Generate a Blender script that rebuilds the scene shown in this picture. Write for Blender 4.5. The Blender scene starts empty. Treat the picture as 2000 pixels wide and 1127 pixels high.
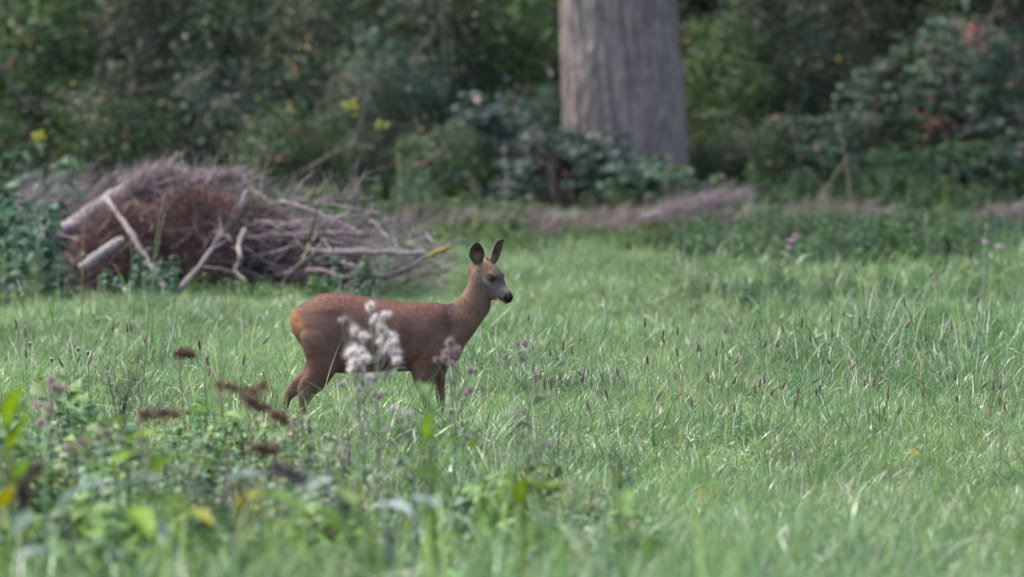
import bpy, math, random
import numpy as np
from mathutils import Vector, Matrix, noise

random.seed(7)
RNG = np.random.default_rng(7)
sc = bpy.context.scene
C = sc.collection

# ------------------------------------------------------------------ camera
FPX = 12690.0                       # focal length in photo pixels (2000 wide)
CAM_H = 2.4
PITCH = math.atan(700.0 / FPX)
cam_data = bpy.data.cameras.new('camera')
cam = bpy.data.objects.new('camera', cam_data)
C.objects.link(cam)
cam.location = (0, 0, CAM_H)
cam.rotation_euler = (math.radians(90) - PITCH, 0, 0)
cam_data.sensor_width = 36
cam_data.lens = FPX / 2000 * 36
cam_data.clip_start = 0.5
cam_data.clip_end = 600
cam_data.dof.use_dof = True
cam_data.dof.focus_distance = 30.9
cam_data.dof.aperture_fstop = cam_data.lens / 1000 / 0.088
sc.camera = cam

# ------------------------------------------------------------------ world, sun, exposure
SUN_EL, SUN_AZ = math.radians(58), math.radians(-72)      # azimuth from +Y (away from camera), towards +X
w = bpy.data.worlds.new('World'); sc.world = w; w.use_nodes = True
nt = w.node_tree; nt.nodes.clear()
sky = nt.nodes.new('ShaderNodeTexSky'); sky.sky_type = 'NISHITA'; sky.sun_disc = False
sky.sun_elevation = SUN_EL; sky.sun_rotation = SUN_AZ
sky.air_density = 1.0; sky.dust_density = 3.0; sky.ozone_density = 1.0
bg = nt.nodes.new('ShaderNodeBackground'); bg.inputs['Strength'].default_value = 0.13
wo = nt.nodes.new('ShaderNodeOutputWorld')
nt.links.new(sky.outputs[0], bg.inputs['Color']); nt.links.new(bg.outputs[0], wo.inputs['Surface'])
sun_d = bpy.data.lights.new('sun', 'SUN'); sun_d.energy = 1.5; sun_d.angle = math.radians(13)
sun_d.color = (1.0, 0.965, 0.94)
sun = bpy.data.objects.new('sun', sun_d); C.objects.link(sun)
sd = Vector((math.sin(SUN_AZ) * math.cos(SUN_EL), math.cos(SUN_AZ) * math.cos(SUN_EL), math.sin(SUN_EL)))
sun.rotation_euler = sd.to_track_quat('Z', 'Y').to_euler()
sun.location = (0, 30, 30)
sc.view_settings.view_transform = 'Standard'
sc.view_settings.look = 'None'
sc.view_settings.gamma = 1
sc.view_settings.use_curve_mapping = False
sc.view_settings.exposure = 2.0
sc.render.engine = 'CYCLES'
sc.cycles.use_denoising = True
sc.cycles.max_bounces = 6
sc.cycles.diffuse_bounces = 3
sc.cycles.transmission_bounces = 3
sc.cycles.transparent_max_bounces = 4

_F = np.array([0, math.cos(PITCH), -math.sin(PITCH)])
_U = np.array([0, math.sin(PITCH), math.cos(PITCH)])
def P(px, py, y):
    """the point of the upright plane Y=y seen at a photo pixel (the plan of the place was measured in these)"""
    d = _F + np.array([1.0, 0, 0]) * ((px - 1000) / FPX) - _U * ((py - 563.5) / FPX)
    t = y / d[1]
    return np.array([0, 0, CAM_H]) + d * t
def X_at(px, y):
    return P(px, 500, y)[0]

# ------------------------------------------------------------------ terrain height
def terr(x, y):
    x = np.asarray(x, float); y = np.asarray(y, float)
    h = 0.025 * np.sin(x * 1.7 + 0.6 * y) + 0.02 * np.sin(y * 1.1 - 0.8 * x + 1) + 0.012 * np.sin(3.1 * x + 2.3 * y)
    return h + 0.05 * np.clip(y - 58, 0, 40)
def terrf(x, y):
    return float(terr(x, y))

# ------------------------------------------------------------------ noise (vectorised value noise)
_tab = np.random.default_rng(3).random((64, 64, 64)).astype(np.float32)
def vnoise(p, s=1.0, off=0.0):
    p = np.asarray(p, float) * s + off
    i = np.floor(p).astype(int); f = p - i; f = f * f * (3 - 2 * f)
    r = 0
    for dx in (0, 1):
        for dy in (0, 1):
            for dz in (0, 1):
                wgt = (f[:, 0] if dx else 1 - f[:, 0]) * (f[:, 1] if dy else 1 - f[:, 1]) * (f[:, 2] if dz else 1 - f[:, 2])
                r = r + wgt * _tab[(i[:, 0] + dx) & 63, (i[:, 1] + dy) & 63, (i[:, 2] + dz) & 63]
    return r
def fbm(p, s=1.0, o=4, off=0.0):
    r = 0; a = 1; t = 0
    for k in range(o):
        r = r + a * vnoise(p, s * 2 ** k, off + 7.3 * k); t += a; a *= 0.5
    return r / t

# ------------------------------------------------------------------ object helpers
def meta(o, label=None, cat=None, group=None, kind=None):
    if label: o['label'] = label
    if cat: o['category'] = cat
    if group: o['group'] = group
    if kind: o['kind'] = kind
    return o
def empty(name, loc=(0, 0, 0), rz=0.0, label=None, cat=None, group=None, kind=None):
    o = bpy.data.objects.new(name, None); C.objects.link(o)
    o.location = loc; o.rotation_euler = (0, 0, rz); o.empty_display_size = 0.1
    return meta(o, label, cat, group, kind)
def mesh_data(name, v, f, mat, col=None, smooth=True):
    """v (N,3); f list of (M,k) integer arrays; col (N,3) linear colours"""
    if not isinstance(f, (list, tuple)) or isinstance(f[0], tuple): f = [f]
    f = [np.asarray(a, np.int32) for a in f if len(a)]
    me = bpy.data.meshes.new(name)
    v = np.asarray(v, np.float32)
    me.vertices.add(len(v)); me.vertices.foreach_set('co', v.ravel())
    loops = np.concatenate([a.ravel() for a in f]) if f else np.zeros(0, np.int32)
    tot = np.concatenate([np.full(len(a), a.shape[1], np.int32) for a in f]) if f else np.zeros(0, np.int32)
    start = np.concatenate([[0], np.cumsum(tot)[:-1]]).astype(np.int32)
    me.loops.add(len(loops)); me.loops.foreach_set('vertex_index', loops.astype(np.int32))
    me.polygons.add(len(tot)); me.polygons.foreach_set('loop_start', start)
    me.polygons.foreach_set('use_smooth', np.full(len(tot), smooth))
    me.update(calc_edges=True)
    if col is not None:
        a = me.attributes.new('Col', 'FLOAT_COLOR', 'POINT')
        c = np.ones((len(v), 4), np.float32); c[:, :3] = col
        a.data.foreach_set('color', c.ravel())
    if mat: me.materials.append(mat)
    return me
def link(name, me, parent=None, loc=None):
    o = bpy.data.objects.new(name, me); C.objects.link(o)
    if parent is not None: o.parent = parent
    if loc is not None: o.location = loc
    return o
def mk(name, v, f, mat, col=None, parent=None, smooth=True, loc=None):
    return link(name, mesh_data(name, v, f, mat, col, smooth), parent, loc)
def copy_tree(o, parent=None):
    c = o.copy(); C.objects.link(c)
    if parent is not None: c.parent = parent
    for ch in list(o.children): copy_tree(ch, c)
    return c
class Acc:
    """collects shapes that make up one mesh"""
    def __init__(s): s.v = []; s.q = []; s.t = []; s.c = []; s.n = 0
    def add(s, v, q=None, t=None, c=(.1, .1, .1)):
        v = np.asarray(v, float).reshape(-1, 3)
        s.v.append(v)
        if q is not None and len(q): s.q.append(np.asarray(q) + s.n)
        if t is not None and len(t): s.t.append(np.asarray(t) + s.n)
        c = np.asarray(c, float)
        s.c.append(np.broadcast_to(c, v.shape) if c.ndim == 1 else c)
        s.n += len(v)
    def data(s, name, mat, smooth=True):
        f = []
        if s.q: f.append(np.concatenate(s.q))
        if s.t: f.append(np.concatenate(s.t))
        return mesh_data(name, np.concatenate(s.v), f, mat, np.concatenate(s.c), smooth)
    def obj(s, name, mat, parent=None, smooth=True):
        return link(name, s.data(name, mat, smooth), parent)

def unit(v):
    v = np.asarray(v, float); return v / (np.linalg.norm(v, axis=-1, keepdims=True) + 1e-9)
def tube_geo(pts, rad, n=8, seed=0, rough=0.0, cap=True):
    pts = np.asarray(pts, float); m = len(pts)
    rad = np.broadcast_to(np.asarray(rad, float), (m,))
    tan = unit(np.gradient(pts, axis=0))
    ref = np.array([0.13, 0.3, 0.95]) if abs(tan[0][2]) < 0.8 else np.array([0.95, 0.2, 0.1])
    a = unit(np.cross(tan, ref)); b = np.cross(tan, a)
    th = np.linspace(0, 2 * math.pi, n, endpoint=False)
    ring = a[:, None] * np.cos(th)[None, :, None] + b[:, None] * np.sin(th)[None, :, None]
    r = rad[:, None, None]
    if rough > 0:
        rr = np.random.default_rng(seed)
        r = r * (1 + rough * (rr.random((m, n, 1)) - .5))
    v = (pts[:, None] + ring * r).reshape(-1, 3)
    i = np.arange(m - 1)[:, None] * n; j = np.arange(n)[None]; k = (j + 1) % n
    q = np.stack([i + j, i + k, i + n + k, i + n + j], -1).reshape(-1, 4)
    t = []
    if cap:
        v = np.vstack([v, pts[:1], pts[-1:]])
        c0, c1 = m * n, m * n + 1; jj = np.arange(n); kk = (jj + 1) % n
        t = np.concatenate([np.stack([np.full(n, c0), kk, jj], -1), np.stack([np.full(n, c1), (m - 1) * n + jj, (m - 1) * n + kk], -1)])
    return v, q, t
def smooth_path(pts, m):
    """Catmull-Rom through points"""
    pts = np.asarray(pts, float)
    if len(pts) == 2: return pts[0] + (pts[1] - pts[0]) * np.linspace(0, 1, m)[:, None]
    e = np.vstack([2 * pts[0] - pts[1], pts, 2 * pts[-1] - pts[-2]])
    out = []
    for s in np.linspace(0, len(pts) - 1 - 1e-6, m):
        i = int(s); f = s - i; p0, p1, p2, p3 = e[i:i + 4]
        out.append(.5 * (2 * p1 + (p2 - p0) * f + (2 * p0 - 5 * p1 + 4 * p2 - p3) * f * f + (3 * p1 - p0 - 3 * p2 + p3) * f ** 3))
    return np.array(out)

# ------------------------------------------------------------------ materials
def new_mat(name):
    m = bpy.data.materials.new(name); m.use_nodes = True
    nt = m.node_tree; nt.nodes.clear()
    return m, nt, nt.nodes.new, nt.links.new
def leafy(name, rough=.45, trans=.3, spec=.5, vary=.35, patch=.3, patch_scale=1.2):
    """colour from the mesh, varied per instance and in patches over the place; leaves let light through"""
    m, nt, N, L = new_mat(name)
    at = N('ShaderNodeAttribute'); at.attribute_name = 'Col'
    oi = N('ShaderNodeObjectInfo')
    mr = N('ShaderNodeMapRange'); mr.inputs[3].default_value = 1 - vary; mr.inputs[4].default_value = 1 + vary
    L(oi.outputs['Random'], mr.inputs[0])
    ge = N('ShaderNodeNewGeometry')
    no = N('ShaderNodeTexNoise'); no.inputs['Scale'].default_value = patch_scale; no.inputs['Detail'].default_value = 3
    L(ge.outputs['Position'], no.inputs['Vector'])
    mr2 = N('ShaderNodeMapRange'); mr2.inputs[1].default_value = .3; mr2.inputs[2].default_value = .7
    mr2.inputs[3].default_value = 1 - patch; mr2.inputs[4].default_value = 1 + patch
    L(no.outputs[0], mr2.inputs[0])
    mu = N('ShaderNodeMath'); mu.operation = 'MULTIPLY'; L(mr.outputs[0], mu.inputs[0]); L(mr2.outputs[0], mu.inputs[1])
    sc_ = N('ShaderNodeVectorMath'); sc_.operation = 'SCALE'; L(at.outputs['Color'], sc_.inputs[0]); L(mu.outputs[0], sc_.inputs['Scale'])
    pb = N('ShaderNodeBsdfPrincipled'); pb.inputs['Roughness'].default_value = rough
    pb.inputs['Specular IOR Level'].default_value = spec
    L(sc_.outputs[0], pb.inputs['Base Color'])
    out = N('ShaderNodeOutputMaterial')
    if trans > 0:
        tr = N('ShaderNodeBsdfTranslucent')
        hs = N('ShaderNodeHueSaturation'); hs.inputs['Hue'].default_value = .49; hs.inputs['Saturation'].default_value = 1.1; hs.inputs['Value'].default_value = 1.2
        L(sc_.outputs[0], hs.inputs['Color']); L(hs.outputs[0], tr.inputs['Color'])
        mx = N('ShaderNodeMixShader'); mx.inputs[0].default_value = trans
        L(pb.outputs[0], mx.inputs[1]); L(tr.outputs[0], mx.inputs[2]); L(mx.outputs[0], out.inputs[0])
    else:
        L(pb.outputs[0], out.inputs[0])
    return m
def solid(name, rough=.8, spec=.3, bump=0.0, bscale=60, vary=.0, cvar=0.25, stretch=(1, 1, 1)):
    m, nt, N, L = new_mat(name)
    at = N('ShaderNodeAttribute'); at.attribute_name = 'Col'
    tc = N('ShaderNodeTexCoord')
    mp = N('ShaderNodeMapping'); mp.inputs['Scale'].default_value = stretch; L(tc.outputs['Object'], mp.inputs[0])
    no = N('ShaderNodeTexNoise'); no.inputs['Scale'].default_value = bscale; no.inputs['Detail'].default_value = 5
    L(mp.outputs[0], no.inputs['Vector'])
    mr = N('ShaderNodeMapRange'); mr.inputs[1].default_value = .3; mr.inputs[2].default_value = .7
    mr.inputs[3].default_value = 1 - cvar; mr.inputs[4].default_value = 1 + cvar
    L(no.outputs[0], mr.inputs[0])
    s = N('ShaderNodeVectorMath'); s.operation = 'SCALE'; L(at.outputs['Color'], s.inputs[0]); L(mr.outputs[0], s.inputs['Scale'])
    pb = N('ShaderNodeBsdfPrincipled'); pb.inputs['Roughness'].default_value = rough; pb.inputs['Specular IOR Level'].default_value = spec
    L(s.outputs[0], pb.inputs['Base Color'])
    if bump:
        b = N('ShaderNodeBump'); b.inputs['Strength'].default_value = bump; b.inputs['Distance'].default_value = .02
        L(no.outputs[0], b.inputs['Height']); L(b.outputs[0], pb.inputs['Normal'])
    out = N('ShaderNodeOutputMaterial'); L(pb.outputs[0], out.inputs[0])
    return m
M_GRASS = leafy('grass_blades', .34, .44, .52, .2, .22, .9)
M_LEAF = leafy('leaves', .5, .32, .18, .25, .35, 1.5)
M_GLOSSY = leafy('bramble_leaves', .5, .2, .16, .3, .4, 2.2)
M_WOOD = solid('dead_wood', .8, .3, .5, 45, 0, .35, (1, 1, 1))
M_BARK = solid('tree_bark', .9, .2, .6, 14, 0, .35, (3, 3, .5))
M_STEM = solid('plant_stem', .7, .3, 0, 40, 0, .2)
M_FUR = solid('deer_coat', .85, .15, .25, 220, 0, .2)
M_HAIR = leafy('deer_hair', .6, .15, .25, 0, .12, 18)
M_FLUFF = leafy('seed_fluff', .9, .5, .1, .1, .1, 5)
M_STRAW = leafy('dry_straw', .8, .1, .2, .2, .3, 3)

# ------------------------------------------------------------------ geometry-node scatter of uncountable plants
def scatter(name, label, cat, meshes, pts, rz, tilt, scl, idx, mat):
    """ONE stuff object: points that carry turn, size and variant; the variants are instanced on them"""
    col = bpy.data.collections.new(name + '_variants')
    for k, me in enumerate(meshes):
        col.objects.link(bpy.data.objects.new('%s_variant_%02d' % (name, k), me))
    me = bpy.data.meshes.new(name)
    n = len(pts); me.vertices.add(n); me.vertices.foreach_set('co', np.asarray(pts, np.float32).ravel())
    rot = np.zeros((n, 3), np.float32); rot[:, 0] = tilt * np.cos(rz * 3.7); rot[:, 1] = tilt * np.sin(rz * 3.7); rot[:, 2] = rz
    a = me.attributes.new('turn', 'FLOAT_VECTOR', 'POINT'); a.data.foreach_set('vector', rot.ravel())
    a = me.attributes.new('size', 'FLOAT', 'POINT'); a.data.foreach_set('value', np.asarray(scl, np.float32))
    a = me.attributes.new('pick', 'INT', 'POINT'); a.data.foreach_set('value', np.asarray(idx, np.int32))
    me.materials.append(mat)
    o = link(name, me); meta(o, label, cat, None, 'stuff')
    g = bpy.data.node_groups.new(name + '_nodes', 'GeometryNodeTree')
    g.interface.new_socket('Geometry', in_out='INPUT', socket_type='NodeSocketGeometry')
    g.interface.new_socket('Geometry', in_out='OUTPUT', socket_type='NodeSocketGeometry')
    N = g.nodes.new; L = g.links.new
    gi = N('NodeGroupInput'); go = N('NodeGroupOutput')
    ip = N('GeometryNodeInstanceOnPoints'); ci = N('GeometryNodeCollectionInfo')
    ci.inputs['Collection'].default_value = col; ci.inputs['Separate Children'].default_value = True; ci.inputs['Reset Children'].default_value = True
    def attr(nm, ty):
        q = N('GeometryNodeInputNamedAttribute'); q.data_type = ty; q.inputs['Name'].default_value = nm; return q.outputs['Attribute']
    L(gi.outputs[0], ip.inputs['Points']); L(ci.outputs[0], ip.inputs['Instance'])
    ip.inputs['Pick Instance'].default_value = True
    L(attr('pick', 'INT'), ip.inputs['Instance Index']); L(attr('size', 'FLOAT'), ip.inputs['Scale'])
    er = N('FunctionNodeEulerToRotation'); L(attr('turn', 'FLOAT_VECTOR'), er.inputs[0]); L(er.outputs[0], ip.inputs['Rotation'])
    L(ip.outputs[0], go.inputs[0])
    md = o.modifiers.new('scatter', 'NODES'); md.node_group = g
    return o
# ================================================================== ground
def build_ground():
    xs = np.concatenate([np.linspace(-90, -9, 20), np.linspace(-8, 8, 90), np.linspace(9, 90, 20)])
    ys = np.concatenate([np.linspace(-30, 9, 14), np.linspace(10, 70, 240), np.linspace(72, 320, 26)])
    X, Y = np.meshgrid(xs, ys); Z = terr(X, Y)
    v = np.stack([X.ravel(), Y.ravel(), Z.ravel()], 1); nx = len(xs); ny = len(ys)
    i, j = np.meshgrid(np.arange(ny - 1), np.arange(nx - 1), indexing='ij'); a = (i * nx + j).ravel()
    q = np.stack([a, a + 1, a + nx + 1, a + nx], 1)
    m, nt, N, L = new_mat('soil_and_moss')
    ge = N('ShaderNodeNewGeometry')
    n1 = N('ShaderNodeTexNoise'); n1.inputs['Scale'].default_value = 2.2; n1.inputs['Detail'].default_value = 8
    L(ge.outputs['Position'], n1.inputs['Vector'])
    cr = N('ShaderNodeValToRGB'); e = cr.color_ramp.elements
    e[0].position = .35; e[0].color = (.035, .028, .018, 1); e[1].position = .65; e[1].color = (.045, .065, .022, 1)
    L(n1.outputs[0], cr.inputs[0])
    pb = N('ShaderNodeBsdfPrincipled'); pb.inputs['Roughness'].default_value = .95
    L(cr.outputs[0], pb.inputs['Base Color'])
    b = N('ShaderNodeBump'); b.inputs['Strength'].default_value = .6; b.inputs['Distance'].default_value = .05
    n2 = N('ShaderNodeTexNoise'); n2.inputs['Scale'].default_value = 20; n2.inputs['Detail'].default_value = 6
    L(ge.outputs['Position'], n2.inputs['Vector']); L(n2.outputs[0], b.inputs['Height']); L(b.outputs[0], pb.inputs['Normal'])
    o = N('ShaderNodeOutputMaterial'); L(pb.outputs[0], o.inputs[0])
    g = mk('ground', v, q, m, None); g['kind'] = 'structure'
build_ground()

# ================================================================== leaf and blade shapes
def blades(n, R, hmin, hmax, wid, bend, cols, seed, seg=5, pale=.05, fold=0.0):
    """a tuft: n curved blades. cols: list of colours to draw from"""
    r = np.random.default_rng(seed); A = Acc()
    az = r.random(n) * 2 * np.pi; rr = R * np.sqrt(r.random(n)); ba = r.random(n) * 2 * np.pi
    H = hmin + (hmax - hmin) * r.random(n) ** 1.2; W = wid * (.6 + .8 * r.random(n)); B = bend * (.2 + 1.3 * r.random(n))
    t = np.linspace(0, 1, seg + 1)
    for k in range(n):
        a = az[k] + r.normal() * .5
        ang = B[k] * t ** 1.3                                 # angle from vertical grows along the blade
        if r.random() < .25: ang = ang + np.where(t > .55, r.random() * 1.6, 0)   # some are snapped over
        step = H[k] / seg
        dz = np.cos(ang) * step; dr = np.sin(ang) * step
        z = np.concatenate([[0], np.cumsum(dz[1:])]); d = np.concatenate([[0], np.cumsum(dr[1:])])
        c = np.array([rr[k] * math.cos(ba[k]), rr[k] * math.sin(ba[k]), -.01])
        P_ = c + np.stack([d * math.cos(a), d * math.sin(a), z], 1)
        tw = a + math.pi / 2 + (r.random() - .5) * 1.6 + t * r.normal() * .5
        wv = np.stack([np.cos(tw), np.sin(tw), 0 * t], 1) * (W[k] * .5 * (1 - t ** 2.2) * (.55 + .45 * np.minimum(1, t * 4)))[:, None]
        v = np.empty((2 * seg + 1, 3)); v[0:2 * seg:2] = (P_ - wv)[:-1]; v[1:2 * seg:2] = (P_ + wv)[:-1]; v[-1] = P_[-1]
        q = [(2 * i, 2 * i + 1, 2 * i + 3, 2 * i + 2) for i in range(seg - 1)]
        tr = [(2 * seg - 2, 2 * seg - 1, 2 * seg)]
        base = np.array(cols[r.integers(len(cols))]) * (.75 + .5 * r.random())
        if r.random() < pale: base = np.array([.42, .42, .30]) * (.6 + .6 * r.random())  # whitish dried blades, their colour also standing in for silvery highlights
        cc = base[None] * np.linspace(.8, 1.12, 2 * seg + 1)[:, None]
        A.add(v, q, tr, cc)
    return A
def leaf_cloud(centres, normals, size, cols, seed, fold=.25, asp=.55, acc=None, jit=.35):
    """many small folded leaves at once (4 triangles each)"""
    r = np.random.default_rng(seed); n = len(centres)
    nn = unit(normals + jit * r.normal(size=(n, 3)))
    ax = unit(np.cross(nn, r.normal(size=(n, 3)))); sd = np.cross(nn, ax)
    L = (size * (.55 + .9 * r.random(n)))[:, None]; W = L * asp * (.8 + .4 * r.random((n, 1)))
    c = np.asarray(centres)
    dr = nn * L * (.1 + .3 * r.random((n, 1)))
    base = c - ax * L * .5; mid = c + dr * .55; tip = c + ax * L * .55 - dr * .4
    l = c + sd * W * .5 + dr * (.55 + fold) - ax * L * .05; rr = c - sd * W * .5 + dr * (.55 + fold) - ax * L * .05
    v = np.stack([base, l, mid, rr, tip], 1).reshape(-1, 3)
    b = np.arange(n)[:, None] * 5
    t = np.concatenate([b + [0, 2, 1], b + [0, 3, 2], b + [1, 2, 4], b + [2, 3, 4]])
    cols = np.asarray(cols); cc = cols[r.integers(len(cols), size=n)] * (.7 + .6 * r.random((n, 1)))
    cc = np.repeat(cc, 5, 0)
    if acc is None: acc = Acc()
    acc.add(v, None, t, cc)
    return acc
G1 = [(0.136, 0.222, 0.067), (0.114, 0.199, 0.061), (0.178, 0.255, 0.084), (0.114, 0.204, 0.094)]       # meadow, bright
G2 = [(0.079, 0.152, 0.061), (0.1, 0.173, 0.069), (0.068, 0.131, 0.036)]                          # coarse, bluish
G3 = [(.13, .165, .06), (.17, .18, .08)]

# ---- meadow grass
def in_view(y, m=1.2):
    return 1000.0 / FPX * y + m
def build_grass():
    V = []
    for s in range(5): V.append(blades(100, .13, .06, .19, .0046, 1.9, G1, 100 + s, 5, .085).data('fine_grass', M_GRASS))
    for s in range(3): V.append(blades(56, .12, .13, .30, .0060, 1.85, G2, 120 + s, 6, .06).data('coarse_grass', M_GRASS))
    for s in range(2): V.append(blades(50, .12, .10, .24, .0052, 1.9, G3, 130 + s, 5, .25).data('straw_grass', M_GRASS))
    for s in range(2): V.append(blades(18, .10, .20, .42, .0065, 1.7, G2 + G1, 140 + s, 7, .03).data('tall_grass', M_GRASS))
    r = np.random.default_rng(11)
    n = 64000
    y = 14.5 + (57 - 14.5) * r.random(n); hw = in_view(y, 1.4)
    x = (r.random(n) * 2 - 1) * hw
    keep = r.random(n) < (hw / in_view(57, 1.4)) ** .6
    x, y = x[keep], y[keep]; n = len(x)
    p = np.stack([x, y, terr(x, y)], 1)
    q = np.stack([x, y * .45, 0 * x], 1)
    nz = fbm(q, .9, 3); nz2 = fbm(q, 2.3, 2, 9.)
    px = 1000 + x / y * FPX
    # mound of coarse grass on the right beyond the deer, darker rough band before the hedge, tall fringe near the camera
    right = np.exp(-((px - 1800) / 300) ** 2 - ((y - 35.5) / 2.6) ** 2)
    band = np.clip((y - 40) / 8, 0, 1) * .30
    near = np.clip((24.5 - y) / 4, 0, 1)
    cz = .05 + 1.1 * right + band + .7 * np.clip(nz - .52, 0, 1) * 3 + near * .35 + .25 * np.exp(-((px - 250) / 260) ** 2 - ((y - 37) / 3.) ** 2)
    u = r.random(n)
    idx = r.integers(0, 5, n)
    idx = np.where(u < cz * .8, 5 + r.integers(0, 3, n), idx)
    u2 = r.random(n)
    idx = np.where(u2 < .07 + .2 * np.clip(nz2 - .5, 0, 1), 8 + r.integers(0, 2, n), idx)
    idx = np.where(u2 > 1 - (.012 + .30 * near + .07 * right + .05 * band), 10 + r.integers(0, 2, n), idx)
    sc_ = (.62 + .62 * r.random(n) ** 1.3) * (.85 + .45 * nz) * (1 + .25 * right) * (1 + .12 * near)
    sunken = np.exp(-((px - 1500) / 900) ** 2 - ((y - 31.3) / 2.4) ** 2)
    sc_ = sc_ * (1 + .62 * np.exp(-((px - 730) / 260) ** 4 - ((y - 28.7) / 1.0) ** 2)) * (1 - .15 * sunken * (y > 30.2)) * (1 - (.42 - .5 * np.clip(nz2 - .42, 0, 1) * 2 - .5 * (px > 1300) * np.clip((y - 40.5) / 2, 0, 1) * np.clip((45.5 - y) / 1.5, 0, 1)) * np.clip((y - 37.5) / 4, 0, 1)) * (1 + .55 * np.clip((21 - y) / 1.2, 0, 1))
    scatter('grass', 'bright green meadow grass with bent shining blades, all across the field', 'grass', V, p, r.random(n) * 6.28, .34 * r.normal(size=n), sc_, idx, M_GRASS)
build_grass()

# ---- sedge tufts that stand out of the meadow
def build_tufts():
    base = None
    spots = [(1165, 32.6, 1.0, 'dark green sedge tuft standing alone in the grass right of the deer'),
             (1105, 32.9, .6, 'small dark green sedge tuft close behind the lone big tuft'),
             (1790, 35.2, 1.1, 'bluish green arching tuft on the grassy mound at right'),
             (1930, 34.7, 1.0, 'bluish green tuft at the right edge of the meadow, on the mound'),
             (1620, 35.6, .9, 'bluish green arching tuft at the left end of the grassy mound'),
             (365, 34.2, .9, 'upright bluish green tuft in the grass left of the deer'),
             (1430, 37.5, .8, 'pale bluish tuft in the middle of the far meadow')]
    for k, (px, y, s, lb) in enumerate(spots):
        x = X_at(px, y)
        me = blades(150, .17, .16, .36, .0062, 1.0 if k < 2 or k == 5 else 1.35, [(.05, .095, .055), (.065, .115, .07), (.045, .085, .045)], 300 + k, 6, .03).data('blades', M_GRASS)
        o = link('sedge_tuft', me, None, (x, y, terrf(x, y))); o.scale = (s, s, s)
        meta(o, lb, 'grass tuft', 'sedge tufts in the meadow')
build_tufts()

# ---- low broad-leaved herbs mixed into the rough band, and under the hedge
def herb(seed, h, leafsz, cols, n_st, spread, glossy=False, top=True):
    r = np.random.default_rng(seed); A = Acc()
    C_, N_ = [], []
    for s in range(n_st):
        a = r.random() * 6.28; d = spread * r.random() ** .5
        b = np.array([math.cos(a) * d, math.sin(a) * d, 0]); hh = h * (.6 + .5 * r.random())
        tip = b + np.array([r.normal() * .12 * h, r.normal() * .12 * h, hh])
        pts = smooth_path([b, (b + tip) / 2 + r.normal(size=3) * .03 * h, tip], 5)
        v, q, t = tube_geo(pts, np.linspace(.004, .0015, 5), 4); A.add(v, q, t, (.06, .075, .035))
        m = int(5 + 9 * hh / h)
        for k in range(m):
            f = .2 + .8 * k / m; c = pts[0] * (1 - f) + pts[-1] * f
            for e in range(2 + (k % 2)):
                az = k * 2.4 + e * 3.14 + r.normal() * .3
                o = np.array([math.cos(az), math.sin(az), .25])
                C_.append(c + o * leafsz * .7 * (1.25 - .5 * f)); N_.append(np.array([o[0] * .5, o[1] * .5, 1]))
    leaf_cloud(np.array(C_), np.array(N_), leafsz, cols, seed + 1, acc=A, jit=.25)
    return A
HB = [(0.052, 0.1, 0.029), (0.067, 0.121, 0.037), (0.046, 0.085, 0.033)]
HY = [(.075, .125, .03), (.09, .14, .04), (.06, .11, .03)]
HG = [(.055, .09, .05), (.045, .08, .045)]
HERBS = [herb(500, .38, .055, HB, 7, .14), herb(501, .30, .04, HY, 8, .14), herb(502, .45, .035, HG, 7, .12), herb(503, .22, .05, HB + HY, 6, .15), herb(504, .34, .028, HB + HG, 10, .15)]
HERBS += [herb(505, .40, .105, [(.12, .21, .03), (.16, .24, .03), (.10, .18, .05)], 4, .12), herb(506, .36, .09, [(.11, .18, .08), (.15, .21, .14), (.10, .17, .06)], 5, .13), herb(507, .42, .030, [(.20, .145, .11), (.28, .24, .19), (.12, .16, .06), (.11, .15, .05)], 9, .14)]
F1 = [(.115, .195, .065), (.14, .22, .07), (.10, .18, .085)]; F2 = [(.16, .215, .155), (.12, .19, .12), (.17, .23, .09)]
HERBS += [herb(508, .42, .06, F1, 7, .15), herb(509, .36, .045, F1 + F2, 8, .15), herb(510, .44, .035, F2, 8, .14), herb(511, .40, .075, F1 + [(.15, .22, .04)], 5, .14)]
HERB_MESH = [a.data('herb', M_LEAF) for a in HERBS]
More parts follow.
